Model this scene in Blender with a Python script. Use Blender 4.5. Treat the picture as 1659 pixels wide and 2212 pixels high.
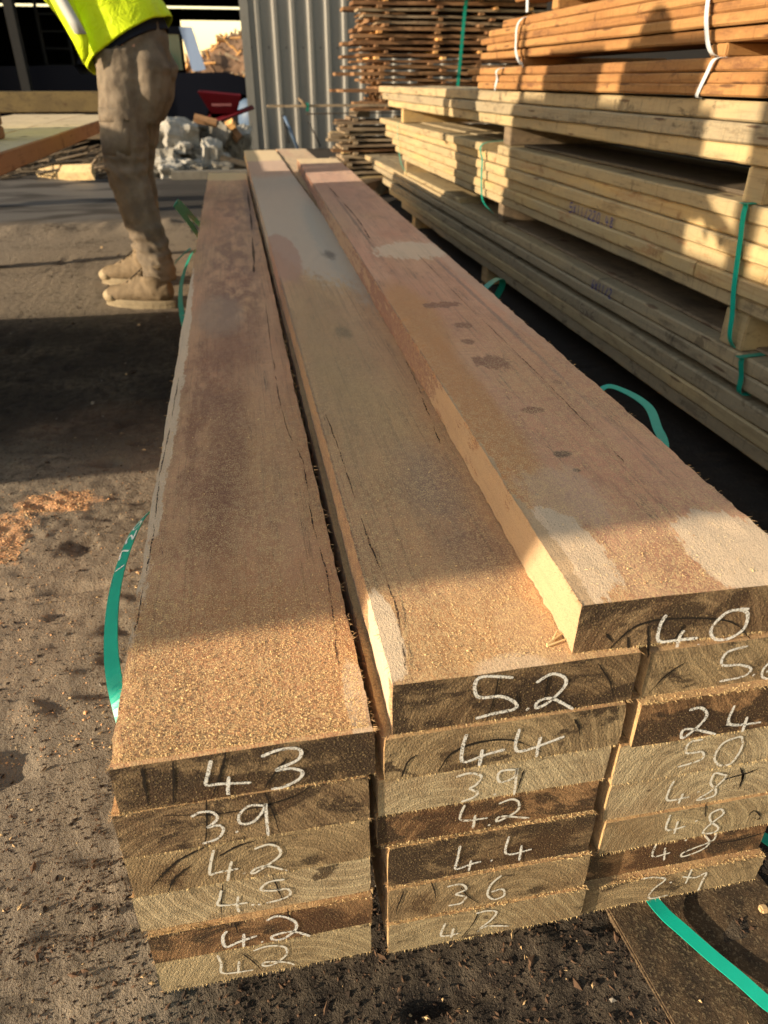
import bpy, bmesh, math, random
from mathutils import Vector, Matrix, noise as mn
random.seed(7)
scene = bpy.context.scene
for _o in list(bpy.data.objects): bpy.data.objects.remove(_o)

# ------------------------------------------------------------------ camera
EYE = 0.85
W, H, FPX = 1659.0, 2212.0, 1560.0
HORIZON, VX = 172.0, 484.0
pitch = math.atan2(H/2 - HORIZON, FPX)
cam_d = bpy.data.cameras.new('camera')
cam = bpy.data.objects.new('camera', cam_d)
scene.collection.objects.link(cam)
cam_d.sensor_fit = 'VERTICAL'
cam_d.sensor_height = 24.0
cam_d.sensor_width = 18.0
cam_d.lens = 24.0*FPX/H
cam_d.clip_start = 0.02
cam_d.clip_end = 2000.0
yaw = math.atan2((W/2 - VX), FPX*math.cos(pitch) + (H/2-HORIZON)*math.sin(pitch))
cam.location = (0, 0, EYE)
cam.rotation_euler = (math.pi/2 - pitch, 0, -yaw)
cam_d.dof.use_dof = True
cam_d.dof.focus_distance = 0.78
cam_d.dof.aperture_fstop = 5.4
scene.camera = cam

# ------------------------------------------------------------------ light
SK, ST = 0.22, 0.26                      # sun travels along (1, SK, -ST)
to_sun = Vector((-1, -SK, ST)).normalized()
world = bpy.data.worlds.new('World')
scene.world = world
world.use_nodes = True
wt = world.node_tree
wt.nodes.clear()
wo = wt.nodes.new('ShaderNodeOutputWorld')
wb = wt.nodes.new('ShaderNodeBackground')
sky = wt.nodes.new('ShaderNodeTexSky')
sky.sky_type = 'NISHITA'
sky.sun_disc = False
sky.sun_elevation = math.asin(to_sun.z)
sky.sun_rotation = math.atan2(to_sun.x, to_sun.y)
sky.air_density = 1.0
sky.dust_density = 0.25
sky.ozone_density = 0.6
wb.inputs['Strength'].default_value = 0.15
bal = wt.nodes.new('ShaderNodeMix'); bal.data_type = 'RGBA'; bal.blend_type = 'MULTIPLY'   # the camera's daylight balance
bal.inputs[0].default_value = 1.0; bal.inputs[7].default_value = (1.32, 1.0, 0.73, 1)
wt.links.new(sky.outputs[0], bal.inputs[6])
wt.links.new(bal.outputs[2], wb.inputs[0])
wt.links.new(wb.outputs[0], wo.inputs[0])
sun_d = bpy.data.lights.new('sun', 'SUN')
sun_d.energy = 4.2
sun_d.angle = math.radians(0.5)
sun_d.color = (1.0, 0.81, 0.56)
sun = bpy.data.objects.new('sun', sun_d)
sun.rotation_euler = to_sun.to_track_quat('Z', 'Y').to_euler()
sun.location = (-6, -2, 5)
scene.collection.objects.link(sun)
scene.view_settings.view_transform = 'Standard'
scene.view_settings.look = 'None'
scene.view_settings.exposure = 1.15
scene.view_settings.gamma = 1.0
scene.render.engine = 'CYCLES'
scene.cycles.max_bounces = 6

# ------------------------------------------------------------------ helpers
def srgb(r, g, b):
    f = lambda c: (c/255/12.92) if c/255 <= 0.04045 else ((c/255+0.055)/1.055)**2.4
    return (f(r), f(g), f(b), 1.0)

def tag(o, label=None, cat=None, group=None, kind=None):
    if label: o['label'] = label
    if cat: o['category'] = cat
    if group: o['group'] = group
    if kind: o['kind'] = kind
    return o

def mesh_obj(name, verts, faces, mats, parent=None, loc=(0, 0, 0), rotz=0.0, smooth=False, fmat=None):
    me = bpy.data.meshes.new(name)
    me.from_pydata([tuple(v) for v in verts], [], faces)
    if not isinstance(mats, (list, tuple)): mats = [mats]
    for m in mats: me.materials.append(m)
    if fmat is not None:
        me.polygons.foreach_set('material_index', fmat)
    if smooth:
        me.polygons.foreach_set('use_smooth', [True]*len(me.polygons))
    me.update()
    o = bpy.data.objects.new(name, me)
    scene.collection.objects.link(o)
    o.location = loc
    o.rotation_euler = (0, 0, rotz)
    if parent: o.parent = parent
    return o

def empty(name, loc=(0, 0, 0), rotz=0.0):
    o = bpy.data.objects.new(name, None)
    o.empty_display_size = 0.1
    scene.collection.objects.link(o)
    o.location = loc
    o.rotation_euler = (0, 0, rotz)
    return o

class MB:
    """collects simple shapes into one mesh"""
    def __init__(s): s.v = []; s.f = []; s.m = []
    def add(s, vs, fs, mi=0):
        b = len(s.v); s.v += [Vector(v) for v in vs]
        s.f += [tuple(b+i for i in f) for f in fs]; s.m += [mi]*len(fs)
    def box(s, x0, x1, y0, y1, z0, z1, mi=0, bev=0.0, M=None):
        b = min(bev, (x1-x0)*.45, (y1-y0)*.45, (z1-z0)*.45)
        if b <= 0:
            vs = [(x, y, z) for x in (x0, x1) for y in (y0, y1) for z in (z0, z1)]
            fs = [(0,1,3,2),(4,6,7,5),(0,4,5,1),(2,3,7,6),(0,2,6,4),(1,5,7,3)]
        else:
            bm = bmesh.new(); bmesh.ops.create_cube(bm, size=1.0)
            for v in bm.verts:
                v.co = ((x0+x1)/2+v.co.x*(x1-x0), (y0+y1)/2+v.co.y*(y1-y0), (z0+z1)/2+v.co.z*(z1-z0))
            bmesh.ops.bevel(bm, geom=bm.edges[:], offset=b, segments=2, affect='EDGES')
            bm.verts.index_update()
            vs = [v.co.copy() for v in bm.verts]; fs = [tuple(v.index for v in f.verts) for f in bm.faces]
            bm.free()
        if M is not None: vs = [M @ Vector(v) for v in vs]
        s.add(vs, fs, mi)
    def tube(s, pts, rad, n=8, mi=0, cap=True, side=None, rad2=None):
        pts = [Vector(p) for p in pts]; k = len(pts)
        rs = rad if isinstance(rad, (list, tuple)) else [rad]*k
        r2 = rad2 if rad2 is not None else rs
        if not isinstance(r2, (list, tuple)): r2 = [r2]*k
        vs = []
        up0 = Vector(side) if side is not None else None
        for i, p in enumerate(pts):
            d = (pts[min(i+1, k-1)] - pts[max(i-1, 0)]).normalized()
            a = up0 if up0 is not None else (Vector((0, 0, 1)) if abs(d.z) < .9 else Vector((1, 0, 0)))
            a = (a - d*a.dot(d)).normalized(); b = d.cross(a)
            for j in range(n):
                t = 2*math.pi*j/n
                vs.append(p + a*math.cos(t)*rs[i] + b*math.sin(t)*r2[i])
        fs = [(i*n+j, i*n+(j+1) % n, (i+1)*n+(j+1) % n, (i+1)*n+j) for i in range(k-1) for j in range(n)]
        if cap: fs += [tuple(range(n))[::-1], tuple((k-1)*n+j for j in range(n))]
        s.add(vs, fs, mi)
    def build(s, name, mats, parent=None, loc=(0, 0, 0), rotz=0.0, smooth=False):
        off = Vector(loc) if parent is None else Vector((0, 0, 0))
        R = Matrix.Rotation(-rotz, 3, 'Z') if parent is None else Matrix.Identity(3)
        return mesh_obj(name, [R @ (v-off) for v in s.v], s.f, mats, parent, loc if parent is None else (0, 0, 0), rotz if parent is None else 0, smooth, s.m)

def remeshed(name, mb, voxel, mat, parent=None, smooth_it=2, wrinkle=None, loc=(0, 0, 0)):
    """fuses the collected volumes into one continuous skin"""
    t = mb.build('tmp', mat)
    r = t.modifiers.new('r', 'REMESH'); r.mode = 'VOXEL'; r.voxel_size = voxel
    s = t.modifiers.new('s', 'SMOOTH'); s.iterations = smooth_it; s.factor = .6
    dg = bpy.context.evaluated_depsgraph_get()
    me = bpy.data.meshes.new_from_object(t.evaluated_get(dg))
    bpy.data.objects.remove(t)
    me.name = name
    if wrinkle:
        ns = [v.normal.copy() for v in me.vertices]
        for v, n in zip(me.vertices, ns): v.co = v.co + n*wrinkle(v.co, n)
    if parent is None:
        for v in me.vertices: v.co -= Vector(loc)
    if not me.materials: me.materials.append(mat)
    me.polygons.foreach_set('use_smooth', [True]*len(me.polygons))
    me.update()
    o = bpy.data.objects.new(name, me); scene.collection.objects.link(o)
    if parent: o.parent = parent
    else: o.location = loc
    return o

# ------------------------------------------------------------------ materials
class NT:
    def __init__(s, name):
        s.mat = bpy.data.materials.new(name); s.mat.use_nodes = True
        s.t = s.mat.node_tree; s.t.nodes.clear()
        s.out = s.t.nodes.new('ShaderNodeOutputMaterial')
        s.b = s.t.nodes.new('ShaderNodeBsdfPrincipled')
        s.t.links.new(s.b.outputs[0], s.out.inputs[0])
        s.b.inputs['Roughness'].default_value = .8
        s.b.inputs['Specular IOR Level'].default_value = .3
        s.tc = s.t.nodes.new('ShaderNodeTexCoord')
        s.obj = s.tc.outputs['Object']
        s._sep = None
    def n(s, t, **k):
        x = s.t.nodes.new(t)
        for a, v in k.items(): setattr(x, a, v)
        return x
    def put(s, sock, v):
        if hasattr(v, 'is_linked') or isinstance(v, bpy.types.NodeSocket): s.t.links.new(v, sock)
        elif v is not None:
            if isinstance(v, (tuple, list)) and len(v) == 3 and len(sock.default_value) == 4: v = (*v, 1)
            sock.default_value = v
    def math(s, op, a, b=None, c=None, clamp=False):
        x = s.n('ShaderNodeMath', operation=op, use_clamp=clamp)
        s.put(x.inputs[0], a)
        if b is not None: s.put(x.inputs[1], b)
        if c is not None: s.put(x.inputs[2], c)
        return x.outputs[0]
    def xyz(s):
        if s._sep is None:
            x = s.n('ShaderNodeSeparateXYZ'); s.put(x.inputs[0], s.obj); s._sep = x
        return s._sep.outputs
    def vec(s, scale=(1, 1, 1), loc=(0, 0, 0), src=None, rnd=False):
        m = s.n('ShaderNodeMapping'); s.put(m.inputs[0], src or s.obj)
        m.inputs['Scale'].default_value = scale; m.inputs['Location'].default_value = loc
        if rnd:
            oi = s.n('ShaderNodeObjectInfo')
            a = s.n('ShaderNodeVectorMath', operation='ADD')
            sc = s.math('MULTIPLY', oi.outputs['Random'], 57.0)
            s.put(a.inputs[0], m.outputs[0]); s.put(a.inputs[1], sc)
            return a.outputs[0]
        return m.outputs[0]
    def noise(s, v, scale=1.0, detail=4, rough=.55, dist=0.0):
        x = s.n('ShaderNodeTexNoise'); s.put(x.inputs['Vector'], v)
        x.inputs['Scale'].default_value = scale; x.inputs['Detail'].default_value = detail
        x.inputs['Roughness'].default_value = rough; x.inputs['Distortion'].default_value = dist
        return x.outputs[0]
    def voro(s, v, scale=1.0, feat='F1', out='Distance'):
        x = s.n('ShaderNodeTexVoronoi', feature=feat); s.put(x.inputs['Vector'], v)
        x.inputs['Scale'].default_value = scale
        return x.outputs[out]
    def ramp(s, f, stops, interp='LINEAR'):
        x = s.n('ShaderNodeValToRGB'); s.put(x.inputs[0], f)
        cr = x.color_ramp; cr.interpolation = interp
        while len(cr.elements) < len(stops): cr.elements.new(.5)
        for e, (p, c) in zip(cr.elements, stops):
            e.position = p
            e.color = c if isinstance(c, tuple) and len(c) == 4 else ((c, c, c, 1) if not isinstance(c, tuple) else (*c, 1))
        return x.outputs[0]
    def step(s, v, a, b, inv=False):
        x = s.n('ShaderNodeMapRange', interpolation_type='SMOOTHSTEP'); s.put(x.inputs[0], v)
        s.put(x.inputs[1], a); s.put(x.inputs[2], b)
        x.inputs[3].default_value = 1.0 if inv else 0.0; x.inputs[4].default_value = 0.0 if inv else 1.0
        return x.outputs[0]
    def mix(s, f, a, b, mode='MIX'):
        x = s.n('ShaderNodeMix', data_type='RGBA', blend_type=mode)
        s.put(x.inputs[0], f); s.put(x.inputs[6], a); s.put(x.inputs[7], b)
        return x.outputs[2]
    def blob(s, cx, cy, rx, ry, nz, amp, soft=.1):
        """soft-edged noise-warped patch in object x,y"""
        X, Y, Z = s.xyz()
        a = s.math('DIVIDE', s.math('SUBTRACT', X, cx), rx); b = s.math('DIVIDE', s.math('SUBTRACT', Y, cy), ry)
        d = s.math('SQRT', s.math('ADD', s.math('MULTIPLY', a, a), s.math('MULTIPLY', b, b)))
        d = s.math('ADD', d, s.math('MULTIPLY', s.math('SUBTRACT', nz, .5), amp))
        return s.step(d, 1-soft, 1+soft, True)
    def bump(s, h, strength=.5, dist=.002, prev=None):
        x = s.n('ShaderNodeBump'); s.put(x.inputs['Height'], h)
        x.inputs['Strength'].default_value = strength; x.inputs['Distance'].default_value = dist
        if prev is not None: s.put(x.inputs['Normal'], prev)
        return x.outputs[0]
    def done(s, col, nrm=None, rough=None):
        s.put(s.b.inputs['Base Color'], col)
        if nrm is not None: s.put(s.b.inputs['Normal'], nrm)
        if rough is not None: s.put(s.b.inputs['Roughness'], rough)
        return s.mat

def plain(name, col, rough=.7, metal=0.0, nz=.25, scale=20, bump=.0, bscale=60):
    m = NT(name)
    f = m.noise(m.obj, scale, 5, .6)
    c = m.mix(m.math('MULTIPLY', f, 1.0), tuple(x*(1-nz) for x in col[:3]), tuple(min(1, x*(1+nz)) for x in col[:3]))
    m.b.inputs['Metallic'].default_value = metal
    nr = m.bump(m.noise(m.obj, bscale, 4), bump, .004) if bump else None
    return m.done(c, nr, rough)

def fuzz_bump(m, k=1.0):
    """sawn-timber surface: fine torn fibres and grit"""
    a = m.noise(m.vec((480, 200, 480)), 1.0, 3, .65)
    b = m.noise(m.vec((1100, 900, 1100)), 1.0, 2, .6)
    h = m.math('ADD', m.math('MULTIPLY', a, .6), m.math('MULTIPLY', b, .7))
    return m.bump(h, .9*k, .0013), a, b

# --- rough-sawn timber, long faces of the near pile
C_PINK, C_TAN, C_BROWN, C_SAP = (.40, .235, .165), (.40, .265, .155), (.20, .085, .045), (.62, .47, .34)
def near_wood(name, base, base2, feats, gold=1.0):
    m = NT(name)
    X, Y, Z = m.xyz()
    big = m.noise(m.vec((7, 1.6, 7)), 1.0, 4, .55, .4)
    med = m.noise(m.vec((30, 9, 30)), 1.0, 5, .65, .3)
    grain = m.noise(m.vec((170, 5, 170)), 1.0, 4, .6, .2)
    cross = m.noise(m.vec((10, 120, 10)), 1.0, 3, .6)
    col = m.mix(m.step(big, .36, .64), base, base2)
    col = m.mix(m.math('MULTIPLY', m.step(med, .45, .75), .5), col, tuple(c*.62 for c in base2))
    hue = m.noise(m.vec((9, 2.6, 9), (4, 4, 4)), 1.0, 3, .5)
    col = m.mix(m.math('MULTIPLY', m.step(hue, .5, .7), .45), col, (base[0]*1.02, base[1]*.80, base[2]*.78))
    col = m.mix(m.math('MULTIPLY', m.step(hue, .5, .32), .35), col, (base[0]*.98, base[1]*1.05, base[2]*.78))
    smear = m.noise(m.vec((26, 2.2, 26), (8, 1, 2)), 1.0, 4, .6, .5)
    col = m.mix(m.math('MULTIPLY', m.step(smear, .54, .74), .4), col, tuple(c*.5 for c in base2))
    col = m.mix(m.math('MULTIPLY', m.step(grain, .5, .72), .38), col, tuple(c*.5 for c in base))
    col = m.mix(m.math('MULTIPLY', m.step(cross, .55, .8), .25), col, tuple(min(1, c*1.45) for c in base))
    lines = m.noise(m.vec((330, 3.2, 330), (2, 9, 4)), 1.0, 3, .6, .15)
    col = m.mix(m.math('MULTIPLY', m.step(lines, .56, .66), .5), col, tuple(c*.42 for c in base2))
    arcs = m.noise(m.vec((14, 260, 14), (1, 2, 4)), 1.0, 3, .6, .25)
    col = m.mix(m.math('MULTIPLY', m.step(arcs, .54, .68), .3), col, tuple(c*.55 for c in base))
    chk = m.noise(m.vec((75, 2.0, 75), (6, 3, 1)), 1.0, 4, .65, .2)
    chk = m.math('ABSOLUTE', m.math('SUBTRACT', chk, .5))
    col = m.mix(m.math('MULTIPLY', m.math('MULTIPLY', m.step(chk, .0, .012, True), m.step(med, .48, .6)), .75), col, (.05, .028, .02))
    wig = m.noise(m.vec((75, 15, 75)), 1.0, 6, .70)
    wig = m.math('ADD', wig, m.math('MULTIPLY', m.math('SUBTRACT', m.noise(m.vec((230, 110, 230)), 1.0, 4, .7), .5), .45))
    wig2 = m.noise(m.vec((90, 60, 90)), 1.0, 4, .6)
    late = [f for f in feats if f[5] in (PALE, PALE_SIDE)]
    for kind, cx, cy, rx, ry, c, amp, soft, op in [f for f in feats if f[5] not in (PALE, PALE_SIDE)]:
        w = wig if kind == 'b' else wig2
        k = m.blob(cx, cy, rx, ry, w, amp, soft)
        if kind == 's':      # broken stain
            k = m.math('MULTIPLY', k, m.step(med, .38, .6))
        col = m.mix(m.math('MULTIPLY', k, op), col, c)
    # sawdust clinging to the rough face: pale flecks, thick towards the cut end
    dust_n = m.noise(m.vec((720, 560, 720)), 1.0, 3, .7)
    dust_n = m.math('ADD', dust_n, m.math('MULTIPLY', m.math('SUBTRACT', m.noise(m.vec((150, 110, 150)), 1.0, 3, .6), .5), .30))
    near = m.math('MULTIPLY', m.step(Y, .0, 1.3, True), m.step(big, .30, .55))
    near = m.math('MAXIMUM', near, m.step(Y, .05, .34, True))
    cover = m.math('MULTIPLY', m.step(m.math('ADD', dust_n, m.math('MULTIPLY', near, .03)), .50, .60), m.math('ADD', m.math('MULTIPLY', near, .75), .08))
    col = m.mix(m.math('MULTIPLY', cover, gold), col, (.72, .50, .24))
    for kind, cx, cy, rx, ry, c, amp, soft, op in late:
        k = m.blob(cx, cy, rx, ry, wig, amp, soft)
        pl = m.mix(m.math('MULTIPLY', m.step(grain, .48, .7), .35), c, tuple(q*.72 for q in c))
        col = m.mix(m.math('MULTIPLY', k, op), col, pl)
    dk = m.noise(m.vec((900, 600, 900), (3, 1, 7)), 1.0, 2, .6)
    col = m.mix(m.math('MULTIPLY', m.step(dk, .54, .68), m.math('ADD', m.math('MULTIPLY', m.step(Y, 0, 1.6, True), .5), .1)), col, tuple(c*.4 for c in base))
    nr, a, b = fuzz_bump(m)
    nr = m.bump(big, .25, .004, nr)
    m.b.inputs['Sheen Weight'].default_value = .15
    return m.done(col, nr, .85)

def end_wood(name, dark=.5, pale=(.30, .215, .115), mid=(.13, .082, .042), cx=0.0, cz=-.06, seed=0.0):
    """weathered end grain with growth rings; object x,z on the cut face"""
    m = NT(name)
    X, Y, Z = m.xyz()
    v = m.vec((1, .0, 1), (seed, seed*1.7, seed*.6))
    w = m.noise(v, 22, 4, .55)
    dx = m.math('SUBTRACT', X, cx); dz = m.math('SUBTRACT', Z, cz)
    d = m.math('SQRT', m.math('ADD', m.math('MULTIPLY', dx, dx), m.math('MULTIPLY', dz, dz)))
    d = m.math('ADD', d, m.math('ADD', m.math('MULTIPLY', w, .012), m.math('MULTIPLY', m.noise(v, 7, 2, .5), .035)))
    ring = m.math('SINE', m.math('MULTIPLY', d, 2*math.pi/.0036))
    ring2 = m.noise(m.n('ShaderNodeCombineXYZ').outputs[0], 1) if False else m.math('SINE', m.math('MULTIPLY', d, 2*math.pi/.0125))
    col = m.mix(m.step(m.noise(v, 15, 6, .62, .3), .38, .62), pale, mid)
    col = m.mix(m.math('MULTIPLY', m.step(ring, 0, 1), .30), col, tuple(c*.45 for c in mid))
    col = m.mix(m.math('MULTIPLY', m.step(ring2, .3, 1), .35), col, tuple(min(1, c*1.5) for c in pale))
    dkn = m.noise(m.vec((1, 0, 1.6), (seed*3, 0, seed)), 17, 6, .66, .35)
    col = m.mix(m.math('MULTIPLY', m.step(dkn, .62-dark*.22, .67-dark*.18), .88), col, (.032, .019, .012))
    mot = m.noise(m.vec((1, 0, 2.2), (seed*5, 0, seed*2)), 30, 5, .65, .2)
    col = m.mix(m.math('MULTIPLY', m.step(mot, .5, .68), .55), col, tuple(c*.42 for c in mid))
    sweep = m.noise(m.vec((1, 0, 1), (seed*2, 0, seed*3)), 8, 3, .5)
    col = m.mix(m.math('MULTIPLY', m.step(sweep, .5, .62), .5), col, (mid[0]*.75, mid[1]*.62, mid[2]*.55))
    fl = m.noise(m.vec((650, 650, 650)), 1.0, 2, .6)
    col = m.mix(m.math('MULTIPLY', m.step(fl, .57, .69), .5), col, (.66, .48, .22))
    fl2 = m.noise(m.vec((560, 560, 560), (5, 5, 5)), 1.0, 2, .6)
    col = m.mix(m.math('MULTIPLY', m.step(fl2, .54, .68), .55), col, tuple(c*.2 for c in mid))
    h = m.math('ADD', m.math('MULTIPLY', fl, 1.0), m.math('MULTIPLY', m.noise(m.vec((260, 260, 260)), 1.0, 3, .6), .7))
    nr = m.bump(h, 1.0, .0016)
    nr = m.bump(ring, .12, .0006, nr)
    return m.done(col, nr, .75)

def rack_wood(name, a, b, c, saw=.35):
    """sawn boards seen from the side in the storage rack"""
    m = NT(name)
    oi = m.n('ShaderNodeObjectInfo').outputs['Random']
    big = m.noise(m.vec((6, 2.2, 14), rnd=True), 1.0, 4, .6, .3)
    blot = m.noise(m.vec((18, 7, 30), rnd=True), 1.0, 5, .65)
    sawn = m.noise(m.vec((2, 95, 9), rnd=True), 1.0, 3, .6)
    grit = m.noise(m.vec((120, 60, 160), rnd=True), 1.0, 3, .6)
    along = m.noise(m.vec((60, 3.0, 120), rnd=True), 1.0, 4, .6, .4)
    col = m.mix(m.step(m.math('ADD', big, m.math('MULTIPLY', m.math('SUBTRACT', oi, .5), .35)), .36, .64), a, b)
    col = m.mix(m.math('MULTIPLY', m.step(blot, .52, .7), .65), col, c)
    col = m.mix(m.math('MULTIPLY', m.step(along, .52, .75), .35), col, tuple(x*.6 for x in c))
    col = m.mix(m.math('MULTIPLY', m.step(sawn, .52, .72), saw), col, tuple(x*.55 for x in a))
    col = m.mix(m.math('MULTIPLY', m.step(grit, .5, .7), .22), col, tuple(min(1, x*1.3) for x in b))
    kn = m.voro(m.vec((7, 3.4, 30), rnd=True), 1.0)
    col = m.mix(m.math('MULTIPLY', m.step(m.math('ADD', kn, m.math('MULTIPLY', grit, .06)), .10, .17, True), .75), col, (.07, .03, .016))
    stn = m.noise(m.vec((3, 11, 12), rnd=True), 1.0, 5, .7, .6)
    col = m.mix(m.math('MULTIPLY', m.step(stn, .58, .66), .55), col, tuple(x*.55 for x in c))
    nr = m.bump(m.math('ADD', sawn, m.math('MULTIPLY', grit, .6)), .5, .0015)
    return m.done(col, nr, .82)

M = {}
M['rack_orange'] = rack_wood('orange_hardwood', (.28, .135, .048), (.36, .19, .07), (.11, .045, .025), .4)
M['rack_pale'] = rack_wood('pale_sawn_timber', (.46, .34, .175), (.34, .265, .15), (.15, .105, .06), .5)
M['rack_grey'] = rack_wood('weathered_sawn_timber', (.28, .23, .15), (.38, .29, .165), (.10, .075, .05), .5)
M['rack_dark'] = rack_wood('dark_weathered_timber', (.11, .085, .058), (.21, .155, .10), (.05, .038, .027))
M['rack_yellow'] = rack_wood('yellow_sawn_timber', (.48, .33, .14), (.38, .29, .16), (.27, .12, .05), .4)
M['off_brown'] = rack_wood('brown_offcut_wood', (.15, .075, .035), (.23, .13, .065), (.05, .028, .015))
M['off_grey'] = rack_wood('grey_offcut_wood', (.20, .145, .095), (.27, .21, .14), (.08, .055, .035))
M['off_end'] = rack_wood('fresh_cut_orange_wood', (.55, .27, .09), (.62, .36, .14), (.30, .13, .05))
M['fresh'] = rack_wood('fresh_sawn_orange_side', (.34, .15, .065), (.40, .19, .085), (.22, .09, .045), .2)
M['cream'] = rack_wood('cream_sawn_top', (.62, .49, .30), (.55, .44, .28), (.40, .30, .18), .15)
M['reddish'] = rack_wood('reddish_timber', (.30, .15, .09), (.22, .11, .065), (.09, .05, .03), .2)
M['olive_beam'] = rack_wood('olive_weathered_beam', (.17, .125, .055), (.13, .095, .045), (.07, .05, .03), .2)
M['chalk'] = None
def chalk():
    m = NT('white_chalk')
    f = m.noise(m.vec((700, 700, 700)), 1.0, 3, .7)
    a = m.step(f, .36, .50)
    m.put(m.b.inputs['Alpha'], m.math('ADD', m.math('MULTIPLY', a, .85), .08))
    return m.done((.74, .73, .70), m.bump(f, .6, .001), .9)
M['chalk'] = chalk()
_chalk_full = M['chalk']
def faint(name, col, lo=.42, hi=.6, k=.7):
    m = NT(name)
    f = m.noise(m.vec((260, 260, 260)), 1.0, 3, .7)
    m.put(m.b.inputs['Alpha'], m.math('MULTIPLY', m.step(f, lo, hi), k))
    return m.done(col, None, .9)
M['chalk_thin'] = faint('worn_chalk', (.68, .66, .60), .33, .50, .9)
M['crayon'] = faint('blue_crayon', (.02, .03, .22), .34, .46, .95)
M['crayon_dark'] = faint('dark_crayon', (.05, .03, .06), .40, .55, .65)
M['crack'] = plain('dark_split', (.012, .008, .005), .95)
M['fibre'] = plain('torn_fibre', (.50, .33, .17), .9)
M['fibre_pale'] = plain('pale_torn_fibre', (.66, .50, .26), .9)
def strap_mat(name, col, rough=.38):
    m = NT(name)
    w = m.noise(m.obj, 40, 3); r = m.math('SINE', m.math('MULTIPLY', m.xyz()[1], 2500))
    m.b.inputs['Specular IOR Level'].default_value = .55
    return m.done(m.mix(w, tuple(c*.8 for c in col), tuple(min(1, c*1.15) for c in col)), m.bump(m.noise(m.obj, 900, 2), .25, .0006), rough)
M['strap'] = strap_mat('green_plastic_strap', (.004, .38, .285))
M['strap_dark'] = strap_mat('dark_green_plastic_strap', (.004, .25, .18))
M['strap_white'] = strap_mat('white_plastic_strap', (.55, .58, .62))
M['ink_white'] = plain('white_ink', (.8, .85, .82), .6)
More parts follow.
